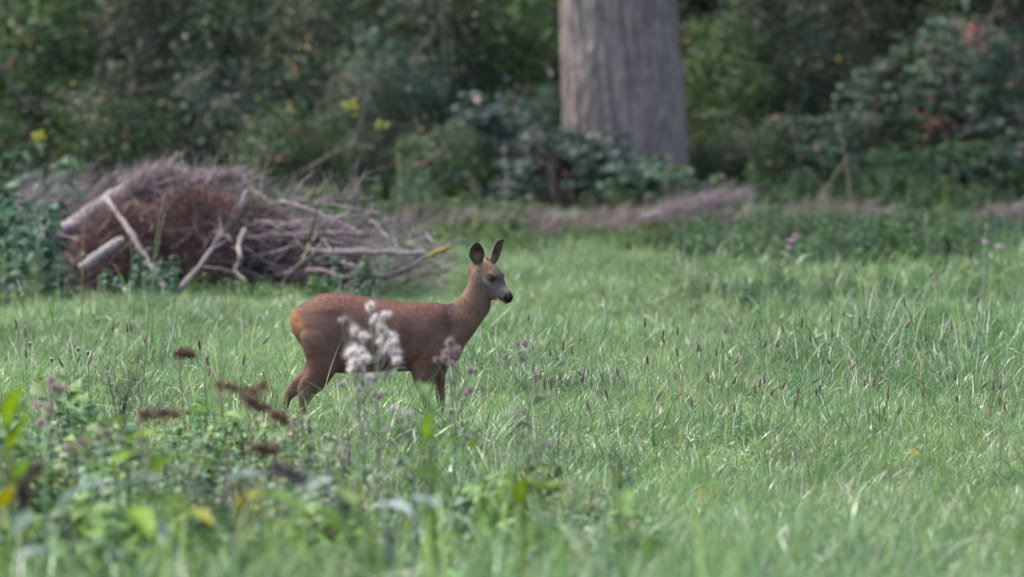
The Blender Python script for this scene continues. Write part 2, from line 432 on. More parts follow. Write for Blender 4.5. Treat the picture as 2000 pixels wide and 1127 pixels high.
def build_herbs():
    r = np.random.default_rng(21)
    # rough weeds between meadow and hedge
    P_, S_, I_ = [], [], []
    def region(n, x0, x1, y0, y1, s0, s1, ids):
        y = y0 + (y1 - y0) * r.random(n); px = x0 + (x1 - x0) * r.random(n); x = (px - 1000) / FPX * y
        k = np.ones(n, bool)
        if y0 > 42:
            edge = y0 + 4.5 * fbm(np.stack([x, 0 * x, 0 * x], 1), .8, 3, y0) - .8; k = (y > edge) & (r.random(n) < .25 + .75 * np.clip((y - edge) / 1.5, 0, 1))
        x, y = x[k], y[k]; n = len(x)
        P_.append(np.stack([x, y, terr(x, y)], 1)); S_.append(s0 + (s1 - s0) * r.random(n)); I_.append(r.choice(ids, n))
    region(1500, 1330, 2350, 43.0, 48.6, .40, .9, [0, 2, 4, 4, 3])
    region(220, 1340, 2350, 39.0, 43.5, .35, .75, [2, 4, 3, 4])
    region(22, 330, 640, 40.4, 41.5, .35, .7, [0, 3, 4, 1])          # weed bank on the right
    region(420, 880, 1420, 45, 50, .35, .7, [1, 3, 4])
    region(520, -300, 2300, 51, 55, .7, 1.25, [0, 1, 2, 3, 4])
    region(560, -300, 1050, 46, 52, .55, 1.1, [0, 1, 3, 2])
    region(500, -400, 2400, 54, 60, .8, 1.5, [0, 1, 2, 3])
    p = np.vstack(P_); n = len(p)
    scatter('weeds', 'low leafy weeds growing in a rough band between the meadow and the wood', 'weeds', HERB_MESH, p, r.random(n) * 6.28, .15 * r.normal(size=n), np.concatenate(S_), np.concatenate(I_), M_LEAF)
    # foreground weeds, left and bottom
    P_.clear(); S_.clear(); I_.clear()
    region(170, -350, 700, 21.0, 23.5, .5, 1.0, [9, 10, 11, 9, 5, 6, 7])
    region(130, -350, 650, 23.0, 27, .45, .85, [9, 10, 9, 9, 9, 8, 9, 7])
    region(95, -350, 330, 22.0, 26.5, .9, 1.4, [7, 10, 9, 9, 9, 8])
    region(40, 330, 680, 22.5, 26.5, .8, 1.15, [7, 10, 9, 8])
    region(110, -300, 420, 20.4, 22.5, .7, 1.15, [5, 5, 6, 9])
    region(140, 600, 1250, 19.5, 25, .4, .85, [10, 9, 11, 6, 7])
    region(120, 1200, 2300, 19, 24, .3, .6, [10, 9, 7])
    region(60, -200, 560, 26.5, 31, .4, .7, [10, 9])
    p = np.vstack(P_); n = len(p)
    scatter('undergrowth', 'soft out-of-focus weeds in the foreground before the deer', 'weeds', HERB_MESH, p, r.random(n) * 6.28, .2 * r.normal(size=n), np.concatenate(S_), np.concatenate(I_), M_LEAF)
build_herbs()

# ================================================================== shrubs, brambles, trees
def shrub_parts(seed, w_, h, d_, leafsz, cols, n_clump, per, gloss=False, stems=9, dead=.02, droop=.0):
    r = np.random.default_rng(seed)
    A = Acc(); B = Acc(); Cn, Nn = [], []
    for s in range(stems):
        a = r.random() * 6.28; tipx = math.cos(a) * w_ * .5 * r.random() ** .4; tipy = math.sin(a) * d_ * .5 * r.random() ** .4
        tz = h * (.45 + .55 * r.random())
        b = np.array([tipx * .15, tipy * .15, 0]); t = np.array([tipx, tipy, tz])
        pts = smooth_path([b, b * .4 + t * .5 + [0, 0, h * .12], t + [0, 0, -droop * h]], 9) + np.cumsum(r.normal(size=(9, 3)) * .012, 0)
        v, q, tt = tube_geo(pts, np.linspace(.014, .004, 9) * (.7 + .6 * r.random()), 6); B.add(v, q, tt, np.array([.13, .105, .09]) * (.6 + .7 * r.random()))
        for k in range(4):
            i = r.integers(2, 8); e = pts[i] + unit(r.normal(size=3) * [1, 1, .4] + [0, 0, .4]) * (.15 + .3 * r.random())
            tw = smooth_path([pts[i], (pts[i] + e) / 2 + r.normal(size=3) * .03, e], 4)
            v, q, tt = tube_geo(tw, np.linspace(.005, .002, 4), 4); B.add(v, q, tt, np.array([.15, .12, .10]) * (.6 + .7 * r.random()))
    k = 0
    while k < n_clump:
        u = unit(r.normal(size=3)); rad = (.35 + .65 * r.random() ** .5)
        c = np.array([u[0] * w_ * .5 * rad, u[1] * d_ * .5 * rad, h * .52 + u[2] * h * .5 * rad])
        if c[2] < .03: continue
        lump = .5 + vnoise(c[None], 2.6, seed * 1.7)[0]
        if lump < .72 + .1 * r.random(): continue
        m = int(per * (.5 + r.random())); sp = .07 + .08 * r.random()
        off = r.normal(size=(m, 3)) * sp * [1.2, 1.2, .7]
        Cn.append(c + off); out = np.array([u[0], u[1], .7 + .6 * u[2]])
        Nn.append(np.tile(out, (m, 1)) + off * 2)
        k += 1
    Cn = np.vstack(Cn); Nn = np.vstack(Nn)
    ok = Cn[:, 2] > 0.01; Cn, Nn = Cn[ok], Nn[ok]
    leaf_cloud(Cn, Nn, leafsz, cols, seed + 5, acc=A, jit=.55)
    i = r.choice(len(Cn), int(len(Cn) * .06)); leaf_cloud(Cn[i] + r.normal(size=(len(i), 3)) * .05, Nn[i], leafsz * 1.15, [(.13, .17, .13), (.10, .14, .12), (.12, .17, .06)], seed + 7, acc=A)
    # a few turned and dead leaves
    m = int(len(Cn) * dead); i = r.choice(len(Cn), max(1, m))
    leaf_cloud(Cn[i] + r.normal(size=(len(i), 3)) * .03, Nn[i], leafsz, [(.30, .13, .05), (.36, .27, .06), (.22, .10, .07), (.40, .36, .3)], seed + 6, acc=A)
    mat = M_GLOSSY if gloss else M_LEAF
    return A.data('foliage', mat), B.data('stem', M_STEM)
D1 = [(0.034, 0.061, 0.024), (0.045, 0.07, 0.031), (0.028, 0.049, 0.026)]            # hawthorn-like, dull green
D2 = [(0.043, 0.088, 0.02), (0.056, 0.102, 0.028), (0.036, 0.073, 0.021)]              # brighter yellow green
D3 = [(0.031, 0.059, 0.038), (0.041, 0.071, 0.048), (0.029, 0.051, 0.031)]             # blue green
D4 = [(0.032, 0.051, 0.021), (0.042, 0.058, 0.028), (0.054, 0.048, 0.031)]             # dark
KIND = {
    'a': shrub_parts(900, 1.7, 2.3, 1.1, .05, D1, 210, 34, dead=.05),
    'b': shrub_parts(910, 1.5, 1.9, 1.0, .055, D2, 170, 30, dead=.03),
    'c': shrub_parts(920, 1.6, 2.0, 1.1, .058, D3, 180, 28, True, dead=.03),
    'd': shrub_parts(930, 2.2, 3.0, 1.3, .06, D4, 260, 34, dead=.03),
    'e': shrub_parts(940, 1.5, 2.2, 1.0, .038, D1 + D3, 230, 44, dead=.05),
    'f': shrub_parts(950, 1.3, 1.3, .9, .05, D2 + D1, 120, 30, dead=.05),
}
def shrub(kind, px, y, rz, s, label, group=None, cat='shrub', name='shrub', dz=0, sz=None):
    x = X_at(px, y); e = empty(name, (x, y, terrf(x, y) + dz), rz, label, cat, group)
    e.scale = (s, s, sz or s)
    link('foliage', KIND[kind][0], e)['kind'] = 'stuff'; link('stem', KIND[kind][1], e)
    return e
HG_ = 'shrubs along the edge of the wood'
for a in [('b', -130, 53.5, .3, 1.0, 'leafy green shrub cut by the left edge of the photo, behind the nettles'),
          ('b', 60, 55.5, 1.3, 1.1, 'bright yellow-green shrub at the far left, above the nettles'),
          ('f', 215, 53.5, 2.0, .95, 'low light green shrub just left above the grey brush on the pile'),
          ('e', 300, 56.5, .5, 1.05, 'dull green small-leaved shrub with red and brown leaves behind the brush pile'),
          ('c', 445, 54.8, 2.9, .72, 'dark bluish shrub close behind the top right of the brush pile'),
          ('a', 480, 56.8, 4.0, 1.05, 'grey-green shrub behind the middle of the brush pile'),
          ('a', 640, 56.2, 1.0, .95, 'dull olive shrub behind the yellow flowers'),
          ('c', 760, 55.6, 4.4, .8, 'shrub with grey-blue leaves right of the yellow flowers'),
          ('e', 850, 57.0, 3.0, 1.05, 'finely leaved grey-green shrub between the yellow flowers and the big trunk'),
          ('b', 985, 57.2, 5.2, 1.05, 'green shrub leaning on the left side of the big trunk'),
          ('c', 1045, 55.3, .9, .55, 'bluish bramble clump at the left foot of the big trunk'),
          ('f', 930, 54.4, 1.9, .6, 'low green and russet shrub in front of the hedge, above the deer ears'),
          ('f', -30, 52.8, 4.0, .8, 'low bright green shrub at the left edge, just above the nettle bed'),
          ('f', 560, 53.8, .7, .85, 'low green shrub right above the top right of the brush pile'),
          ('e', 720, 54.6, 3.4, .62, 'small dull shrub under the yellow flowers'),
          ('f', 850, 53.6, 5.0, .7, 'low russet-flecked shrub between the pile end and the deer ears'),
          ('f', 1390, 55.4, 1.2, .6, 'low green shrub at the right foot of the big trunk'),
          ('f', 1500, 55.8, 3.9, .7, 'low yellowish shrub between the trunk and the big bramble'),
          ('b', 1420, 58.0, 2.4, .85, 'green shrub in the gap just right of the big trunk'),
          ('e', 1530, 58.5, .2, 1.0, 'dark brownish shrub between the trunk and the big bramble'),
          ('d', 1700, 60.5, 1.2, 1.0, 'dark shrub rising behind the big bramble'),
          ('b', 1830, 60.5, 2.2, 1.25, 'bright green shrub above the bramble at upper right'),
          ('d', 1990, 60.0, 4.2, 1.0, 'dark shrub at the upper right corner behind the bramble')]:
    shrub(*a[:5], a[5], HG_)
for k, (px, y, rz, s) in enumerate([(-250, 60, .4, 1.1), (-20, 60.5, 2.0, 1.15), (200, 60.3, 3.3, 1.2), (420, 60.6, 5.0, 1.15), (640, 60.4, .9, 1.2), (860, 61, 2.8, 1.15), (1060, 61.5, 4.1, 1.1),
                                    (1330, 63.5, 1.6, 1.1), (1560, 63, 5.5, 1.15), (2200, 61, 3.0, 1.2), (-420, 57, 3.7, 1.0)]):
    shrub('d' if k % 3 else 'a', px, y, rz, s, 'dark shrub deep in the shade of the wood, behind the front row', 'dark shrubs inside the wood')

# ---- bramble thickets: arching canes carrying groups of three large leaves
def bramble(name, label, px, y, W, H, D, n_cane, seed, cols, leafsz=.075, extra=None):
    r = np.random.default_rng(seed); A = Acc(); B = Acc(); x = X_at(px, y)
    Cn, Nn = [], []
    for k in range(n_cane):
        a = r.random() * 6.28; bx = r.normal() * W * .18; by = r.normal() * D * .2
        ex = bx + math.cos(a) * W * (.18 + .32 * r.random()); ey = by + math.sin(a) * D * (.2 + .35 * r.random())
        env = max(.25, 1 - (ex / (W * .56)) ** 2)
        top = H * env * (.55 + .5 * r.random())
        pts = smooth_path([(bx, by, 0), (bx * .7 + ex * .3, by * .7 + ey * .3, top * .85), (bx * .25 + ex * .75, by * .25 + ey * .75, top), (ex, ey, max(.04, top * (.35 + .4 * r.random())))], 14)
        v, q, t = tube_geo(pts, np.linspace(.007, .003, 14), 5); B.add(v, q, t, np.array([.15, .085, .075]) * (.6 + .8 * r.random()))
        for i in range(3, 14):
            for e in range(3):
                az = r.random() * 6.28; o = np.array([math.cos(az), math.sin(az) - .35, .35]); st = pts[i] + o * (.06 + .10 * r.random())
                for m in (-1, 0, 1):
                    d2 = np.array([math.cos(az + m * 1.1), math.sin(az + m * 1.1), -.1])
                    Cn.append(st + d2 * leafsz * .75); Nn.append(np.array([o[0] * .45, o[1] * .45 - .25, .9]))
    Cn = np.array(Cn); Nn = np.array(Nn); ok = Cn[:, 2] > .02
    leaf_cloud(Cn[ok], Nn[ok], leafsz, cols, seed + 1, acc=A, asp=.62, jit=.5)
    i = r.choice(len(Cn), int(len(Cn) * .03)); leaf_cloud(Cn[i], Nn[i], leafsz, [(.25, .10, .06), (.2, .13, .1)], seed + 2, acc=A)
    e = empty(name, (x, y, terrf(x, y)), 0, label, 'bramble', 'bramble thickets')
    A.obj('foliage', M_GLOSSY, e)['kind'] = 'stuff'; B.obj('cane', M_STEM, e)['kind'] = 'stuff'
    if extra:
        Q = Acc()
        for (ox, oz, sp, n, cc) in extra:
            c = np.array([ox, -D * .42, oz]) + r.normal(size=(n, 3)) * sp
            leaf_cloud(c, np.tile([0, -.6, .6], (n, 1)), leafsz * .9, cc, seed + 9, acc=Q)
        Q.obj('dead_leaves', M_LEAF, e)['kind'] = 'stuff'
    return e
BR = [(0.036, 0.069, 0.042), (0.046, 0.082, 0.053), (0.026, 0.053, 0.03), (0.04, 0.086, 0.027)]
DL = [(.30, .12, .07), (.22, .09, .06), (.38, .22, .17)]
bramble('bramble_bush', 'large dark bramble thicket with silvery leaves and a few rusty dead ones, at the right', 1850, 56.5, 2.9, 1.58, 1.5, 54, 1201, BR, .070,
        [(.20, 1.52, .07, 60, DL), (.0, 1.58, .03, 12, DL), (-.85, .25, .08, 60, DL), (-.12, .75, .09, 40, DL)])
bramble('bramble_bush', 'smaller bramble thicket filling the lower right corner of the wood edge', 2060, 54.6, 1.7, .95, 1.0, 26, 1207, BR, .075)
bramble('bramble_bush', 'fresh green low leafy growth under the middle of the big thicket', 1745, 54.6, 1.1, .50, .8, 16, 1231, [(.045, .095, .03), (.055, .11, .04)], .06)
bramble('bramble_bush', 'fresh green low leafy growth under the right part of the big thicket', 1880, 54.8, 1.0, .62, .8, 15, 1237, [(.05, .10, .03), (.04, .085, .03)], .06)
bramble('bramble_bush', 'low bramble at the left end of the big thicket, with bare purplish canes', 1560, 56, 1.1, .85, .9, 16, 1211, BR, .07)
bramble('bramble_bush', 'grey-leaved bramble climbing over the left foot of the big trunk', 1110, 53.7, 1.6, .72, .9, 26, 1215, [(.030, .048, .040), (.040, .060, .048), (.022, .04, .026)], .07)
bramble('bramble_bush', 'low bramble in front of the middle and right foot of the big trunk', 1270, 53.3, 1.2, .45, .7, 16, 1219, BR, .066)
bramble('bramble_bush', 'bramble with bluish leaves between the yellow flowers and the big trunk', 960, 54.6, 1.3, .95, .8, 18, 1223, [(.030, .046, .042), (.028, .045, .03)], .07)

# ---- nettle bed left of and in front of the pile
def nettle_mesh(seed, h):
    r = np.random.default_rng(seed); A = Acc(); B = Acc()
    pts = smooth_path([(0, 0, 0), (r.normal() * .03, r.normal() * .03, h * .5), (r.normal() * .06, r.normal() * .06, h)], 8)
    v, q, t = tube_geo(pts, np.linspace(.005, .002, 8), 5); B.add(v, q, t, (.08, .09, .05))
    Cn, Nn = [], []
    for k in range(11):
        f = .18 + .82 * k / 11; c = pts[0] * (1 - f) + pts[-1] * f; az0 = (k % 2) * 1.57 + r.normal() * .2
        for e in range(2):
            az = az0 + e * math.pi; o = np.array([math.cos(az), math.sin(az), -.1]); Cn.append(c + o * (.055 - .025 * f)); Nn.append(np.array([o[0] * .45, o[1] * .45, 1]))
            if k < 9: Cn.append(c + o * .03 + r.normal(size=3) * .02); Nn.append(np.array([o[0], o[1], 1]))
    leaf_cloud(np.array(Cn), np.array(Nn), .075, [(.055, .105, .060), (.07, .12, .07), (.045, .09, .055)], seed + 3, acc=A, asp=.6, jit=.15)
    return A.data('leaves', M_LEAF), B.data('stem', M_STEM)
NT = [nettle_mesh(1300 + k, .42 + .06 * k) for k in range(4)]
r_ = np.random.default_rng(1310)
for k in range(64):
    if k < 40: px, y = r_.uniform(-140, 125), r_.uniform(40.3, 46.5)
    elif k < 56: px, y = r_.uniform(120, 345), r_.uniform(40.2, 41.6)
    elif k < 64: px, y = r_.uniform(640, 760), r_.uniform(41.2, 41.6)
    else: px, y = r_.uniform(345, 620), r_.uniform(40.2, 41.0)
    x = X_at(px, y); s = (r_.uniform(1.0, 1.6) if k < 40 else r_.uniform(.5, .75))
    e = empty('nettle', (x, y, terrf(x, y)), r_.random() * 6.28,
              'bluish green nettle in the nettle bed left of the brush pile' if k < 40 else ('short nettle growing in front of the left half of the brush pile' if k < 56 else 'short nettle at the foot of the right half of the brush pile'),
              'nettle', 'nettles around the brush pile')
    e.scale = (s, s, s); m = NT[k % 4]; link('leaves', m[0], e)['kind'] = 'stuff'; link('stem', m[1], e)

# ---- the big trunk
def build_big_tree():
    y = 55.0; g = 12690 / y; f = 1 / g
    # left and right outline in photo pixels, by height
    prof = [(470, 1040, 1390), (420, 1072, 1362), (370, 1090, 1346), (300, 1097, 1337), (230, 1100, 1336), (150, 1098, 1331), (60, 1096, 1323), (-40, 1096, 1315), (-300, 1102, 1300), (-1200, 1130, 1280), (-2200, 1160, 1262)]
    base = P(1215, 417, y); zs, xl, xr = [], [], []
    for py, l, r in prof:
        a = P(l, py, y); b = P(r, py, y); zs.append(a[2]); xl.append(a[0]); xr.append(b[0])
    zs, xl, xr = map(np.array, (zs, xl, xr)); o = np.argsort(zs); zs, xl, xr = zs[o], xl[o], xr[o]
    z = np.concatenate([np.linspace(-.15, 2.3, 300), np.linspace(2.32, zs[-1], 90)])
    L_, R_ = np.interp(z, zs, xl), np.interp(z, zs, xr)
    n = 300; th = np.linspace(0, 2 * np.pi, n, endpoint=False)
    Z, T = np.meshgrid(z, th, indexing='ij'); cx = (L_ + R_)[:, None] / 2; rad = (R_ - L_)[:, None] / 2
    dirs = np.stack([np.cos(T), np.sin(T)], -1)
    twist = T + .10 * Z
    q3 = np.stack([np.cos(twist) * 5.5, np.sin(twist) * 5.5, Z * 1.1], -1).reshape(-1, 3)
    wob = fbm(q3 * [.25, .25, .5], 1.0, 3, 31.).reshape(Z.shape)
    rg = fbm(q3, 1.7, 4).reshape(Z.shape); ridge = 1 - np.abs(rg * 2 - 1) * 2.2
    q4 = np.stack([np.cos(twist) * 14, np.sin(twist) * 14, Z * 3.5], -1).reshape(-1, 3)
    fine = fbm(q4, 1.6, 3, 5.).reshape(Z.shape)
    fin2 = 1 - np.abs(fine * 2 - 1) * 2
    flare = .06 * np.exp(-np.clip(Z, 0, 9) / .22) * (1 + .8 * np.cos(T * 5 + 1))
    Rr = rad * (1 + .10 * (wob - .5)) + flare - .034 * np.clip(1 - ridge, 0, 1) + .012 * fin2
    X = cx + np.cos(T) * Rr; Y = y + np.sin(T) * Rr
    v = np.stack([X, Y, Z], -1).reshape(-1, 3); m = len(z)
    i = np.arange(m - 1)[:, None] * n; j = np.arange(n)[None]; k = (j + 1) % n
    q = np.stack([i + j, i + k, i + n + k, i + n + j], -1).reshape(-1, 4)
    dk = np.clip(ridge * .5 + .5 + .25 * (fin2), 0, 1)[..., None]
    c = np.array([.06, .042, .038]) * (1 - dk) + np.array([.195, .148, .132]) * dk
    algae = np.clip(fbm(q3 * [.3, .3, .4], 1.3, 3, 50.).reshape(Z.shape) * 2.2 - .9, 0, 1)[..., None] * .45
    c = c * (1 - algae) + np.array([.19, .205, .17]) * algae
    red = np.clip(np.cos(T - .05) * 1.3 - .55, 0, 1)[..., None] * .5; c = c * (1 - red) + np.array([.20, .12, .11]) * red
    c = c.reshape(-1, 3)
    v -= [base[0], y, 0]
    e = empty('big_tree', (base[0], y, 0), 0, 'thick old tree with a furrowed grey-pink trunk at the edge of the wood', 'tree')
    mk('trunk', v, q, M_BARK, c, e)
    top = np.array([(L_[-1] + R_[-1]) / 2 - base[0], 0, z[-1]])
    r = np.random.default_rng(77); Cn = []
    for b in range(11):
        a = b * 2.4 + r.random(); st = top * [1, 1, 0] + [0, 0, z[-1] - .2 - 2.2 * r.random()]
        ln = 3.2 + 2.2 * r.random(); en = st + np.array([math.cos(a) * ln, math.sin(a) * ln, 1.5 + 3.5 * r.random()])
        pts = smooth_path([st, st * .5 + en * .5 + [0, 0, .8], en], 10)
        vv, qq, tt = tube_geo(pts, np.linspace(.22, .05, 10), 10, b, .1)
        mk('limb', vv, [qq, tt], M_BARK, np.tile((.2, .17, .165), (len(vv), 1)), e)
        for kk in range(24):
            f_ = .3 + .7 * r.random(); Cn.append(st * (1 - f_) + en * f_ + r.normal(size=3) * [.9, .9, .6])
    Cn = np.array(Cn); cc = (Cn[:, None] + r.normal(size=(len(Cn), 70, 3)) * .38).reshape(-1, 3)
    A = leaf_cloud(cc, np.tile([0, 0, 1.], (len(cc), 1)), .11, D1 + D2, 78, jit=.8)
    A.obj('crown', M_LEAF, e)['kind'] = 'stuff'
build_big_tree()

# ---- trees of the wood behind
def tree_parts(seed, h, cr):
    r = np.random.default_rng(seed); T = Acc(); Cn = []
    pts = smooth_path([(0, 0, -.1), (r.normal() * .1, r.normal() * .1, h * .4), (r.normal() * .3, r.normal() * .3, h)], 16)
    v, q, t = tube_geo(pts, np.linspace(.2, .04, 16), 12, seed, .12); T.add(v, q, t, (.13, .11, .10))
    for b in range(26):
        f = .25 + .72 * r.random(); i = int(f * 15); a = r.random() * 6.28; ln = cr * (1.15 - .7 * f) * (.7 + .5 * r.random())
        en = pts[i] + np.array([math.cos(a) * ln, math.sin(a) * ln, ln * .35]); bp = smooth_path([pts[i], (pts[i] + en) / 2 + [0, 0, .2], en], 6)
        v, q, t = tube_geo(bp, np.linspace(.05, .012, 6), 6); T.add(v, q, t, (.13, .11, .10))
        for kk in range(9): g_ = .35 + .65 * r.random(); Cn.append(pts[i] * (1 - g_) + en * g_ + r.normal(size=3) * .35)
    Cn = np.array(Cn); cc = (Cn[:, None] + r.normal(size=(len(Cn), 55, 3)) * .34).reshape(-1, 3)
    A = leaf_cloud(cc, np.tile([0, 0, 1.], (len(cc), 1)), .12, D1 + D4, seed + 1, jit=.8)
    return T.data('trunk', M_BARK), A.data('crown', M_LEAF)
TR = [tree_parts(1500, 10, 2.6), tree_parts(1510, 12, 3.0)]
TL = 'slim dark tree standing inside the wood behind the shrubs'
for k, (px, y) in enumerate([(-150, 63), (150, 65.5), (430, 63), (690, 66), (930, 64), (1390, 66.5), (1640, 65), (1900, 64.5), (2180, 66), (-500, 61), (2450, 62), (40, 71), (560, 72), (1100, 71), (1500, 73), (1980, 72)]):
    x = X_at(px, y); e = empty('tree', (x, y, terrf(x, y)), k * 1.7, TL, 'tree', 'trees inside the wood')
    s = 1 + .12 * math.sin(k * 2.3); e.scale = (s, s, s); m = TR[k % 2]
    link('trunk', m[0], e); link('crown', m[1], e)['kind'] = 'stuff'
# ================================================================== the brush pile
def stick(name, label, pts, r0, r1, col, cat='branch', group=None, n=16, sides=9, wob=.006, seed=0, twigs=0, twl=.25, mat=None):
    """pts: (px, py, y) measured points; twigs are parts of the branch"""
    r = np.random.default_rng(seed)
    W = smooth_path([P(*p) for p in pts], n); W[1:-1] += r.normal(size=(n - 2, 3)) * wob
    o = W[0].copy()
    if twigs:
        e = empty(name, tuple(o), 0, label, cat, group); tgt = e; nm = 'bough'
    v, q, t = tube_geo(W - o, np.linspace(r0, r1, n) * (1 + .12 * r.normal(size=n)), sides, seed, .18)
    c = np.tile(np.asarray(col), (len(v), 1)) * (.8 + .4 * fbm(v, 22, 2, seed))[:, None]
    if not twigs:
        ob = mk(name, v, [q, t], mat or M_WOOD, c); ob.location = o; meta(ob, label, cat, group); return ob
    mk(nm, v, [q, t], mat or M_WOOD, c, e)
    for k in range(twigs):
        i = r.integers(n // 4, n - 1); d = unit(W[min(i + 1, n - 1)] - W[i - 1]) * .8 + r.normal(size=3) * [.55, .35, .55]
        L = twl * (.5 + r.random()); a = W[i] - o; b = a + unit(d) * L
        pp = smooth_path([a, (a + b) / 2 + r.normal(size=3) * L * .16, b + r.normal(size=3) * L * .1], 7)
        v, q, t = tube_geo(pp, np.linspace(r1 * .8, .0016, 7), 5, k, .2)
        mk('twig', v, [q, t], mat or M_WOOD, np.tile(np.asarray(col) * (.7 + .5 * r.random()), (len(v), 1)), e)
    return e
GP = (0.215, 0.172, 0.169); GD = (.09, .075, .075); GB = (.115, .08, .062); OL = (.11, .108, .055); YE = (.22, .175, .03)
BP = 'sticks and logs of the brush pile'
stick('log', 'thick barkless grey log sloping down at the left of the brush pile', [(250, 372, 42.7), (205, 400, 42.6), (150, 440, 42.4), (132, 452, 42.35)], .060, .068, GP, 'log', BP, seed=1, wob=.003, sides=14)
stick('log', 'lower half of the broken log, poking into the nettles at far left', [(138, 446, 42.3), (110, 460, 42.2), (78, 478, 42.1)], .056, .045, GP, 'log', BP, seed=2, wob=.003, sides=14)
stick('log', 'short round grey log lying low at the left front of the brush pile', [(238, 470, 41.6), (200, 495, 41.5), (158, 528, 41.4)], .035, .037, (.19,.155,.15), 'log', BP, seed=3, wob=.002, sides=12)
stick('branch', 'straight pale stick leaning down from the log to the grass', [(208, 388, 41.9), (250, 447, 41.6), (290, 512, 41.4), (332, 578, 41.2)], .018, .021, (.19,.15,.14), 'branch', BP, seed=4, wob=.002)
stick('branch', 'grey stick crossing behind the pale leaning stick', [(272, 410, 42.2), (240, 442, 42.1), (195, 480, 42.0)], .020, .017, GP, 'branch', BP, seed=5, wob=.002)
stick('branch', 'long curved grey branch rising from the grass to the middle of the pile', [(333, 580, 41.2), (372, 542, 41.3), (400, 506, 41.4), (425, 470, 41.6), (447, 436, 41.8), (468, 405, 42.0), (480, 372, 42.2)], .019, .009, (.155,.125,.125), 'branch', BP, seed=6, twigs=7, wob=.003)
stick('branch', 'crooked pale branch shaped like a hook before the middle of the pile', [(478, 448, 41.6), (466, 482, 41.5), (470, 505, 41.4), (460, 527, 41.4), (482, 552, 41.3)], .017, .011, (.20,.165,.13), 'branch', BP, seed=7, wob=.003)
stick('branch', 'dark grey bent branch in the brown brushwood', [(386, 408, 42.1), (380, 436, 42.0), (386, 458, 41.9), (406, 478, 41.8)], .013, .009, (.13,.11,.115), 'branch', BP, seed=8, wob=.002)
stick('pole', 'long bare pole lying level across the right of the pile', [(600, 490, 41.8), (700, 493, 41.7), (780, 494, 41.7), (838, 496, 41.7)], .021, .018, (.19,.155,.15), 'pole', BP, seed=9, wob=.002, sides=12)
stick('pole', 'thinner grey pole lying level above the long bare pole', [(470, 466, 42.1), (560, 458, 42.1), (640, 455, 42.1), (718, 459, 42.1)], .015, .013, GP, 'pole', BP, seed=10, wob=.003)
stick('branch', 'snapped branch with a yellow lichen end at the right tip of the pile', [(880, 480, 41.4), (850, 494, 41.4), (828, 505, 41.4)], .015, .014, YE, 'branch', BP, seed=11, wob=.001)
stick('branch', 'grey branch dipping from the yellow lichen end towards the grass', [(832, 500, 41.3), (800, 522, 41.3), (760, 535, 41.3), (720, 541, 41.3)], .011, .006, (.11,.095,.09), 'branch', BP, seed=12, wob=.004, twigs=4)
stick('branch', 'long thin branch arching along the top right of the pile', [(440, 418, 42.4), (520, 402, 42.5), (600, 395, 42.6), (670, 390, 42.7), (732, 388, 42.7)], .010, .010, (.12,.09,.09), 'branch', BP, seed=13, wob=.003, twigs=5)
stick('branch', 'olive mossy branch slanting down through the middle of the pile', [(488, 368, 42.9), (530, 398, 42.7), (575, 430, 42.5), (616, 458, 42.3)], .019, .022, OL, 'branch', BP, seed=14, wob=.002)
stick('branch', 'straight grey branch slanting down to the right end of the thin pole', [(545, 392, 42.6), (610, 412, 42.4), (660, 436, 42.3), (712, 457, 42.2)], .015, .013, GP, 'branch', BP, seed=15, wob=.002, twigs=3)
stick('branch', 'bright yellow short stub sticking up beside the thin grey pole', [(634, 452, 42), (630, 436, 42)], .012, .010, YE, 'branch', BP, seed=16, n=5, wob=.0)
stick('branch', 'forked brown branch arching over the long bare pole', [(650, 425, 42), (700, 422, 42), (735, 440, 41.9), (760, 470, 41.8), (752, 500, 41.7)], .008, .007, GP, 'branch', BP, seed=17, twigs=6)
stick('branch', 'stout brown branch lying in the grass under the long bare pole', [(600, 530, 41.5), (640, 533, 41.4), (675, 543, 41.3), (700, 535, 41.3)], .019, .012, GB, 'branch', BP, seed=18)
stick('branch', 'curled grey branch at the foot of the pile, right of the stout brown one', [(668, 512, 41.4), (692, 524, 41.4), (694, 548, 41.4), (672, 564, 41.4)], .013, .009, GP, 'branch', BP, seed=19)
stick('branch', 'dark knotty branch crossing the poles near the middle of the right half', [(622, 455, 41.9), (602, 482, 41.7), (594, 520, 41.6)], .012, .015, OL, 'branch', BP, seed=20, twigs=3)
stick('branch', 'bare forked branch at the far right end of the pile, above the deer back', [(800, 460, 42.4), (828, 456, 42.4), (845, 474, 42.3), (856, 482, 42.3)], .009, .007, GP, 'branch', BP, seed=21, twigs=3)
stick('branch', 'thin pale twig poking up from the very top of the pile', [(322, 345, 42.8), (335, 318, 42.7), (348, 296, 42.7)], .012, .005, GP, 'branch', BP, seed=22, twigs=4, twl=.1)
stick('branch', 'dark branch leaning at the left behind the broken log', [(78, 398, 43.4), (98, 425, 43.3), (112, 442, 43.2)], .012, .010, GD, 'branch', BP, seed=23)
stick('branch', 'thin arched twig over the left of the pile top', [(190, 362, 43.2), (215, 342, 43.2), (240, 334, 43.2)], .006, .003, GP, 'branch', BP, seed=24)
stick('branch', 'weathered branch standing up at the centre top of the pile', [(462, 410, 42.4), (470, 375, 42.4), (480, 345, 42.4)], .012, .005, GP, 'branch', BP, seed=25, twigs=7, twl=.18)
stick('branch', 'brown bent branch low at the left corner of the pile', [(120, 490, 41.3), (145, 515, 41.2), (158, 545, 41.2)], .009, .012, GB, 'branch', BP, seed=26)
stick('branch', 'straight thin log lying in shade at the right behind the poles', [(700, 540, 42), (760, 538, 42), (800, 525, 42)], .016, .012, GB, 'branch', BP, seed=27)
rp = np.random.default_rng(50)
LBL = ['thin grey twig tangled in the right half of the brush pile', 'thin brown twig woven into the left half of the brush pile']
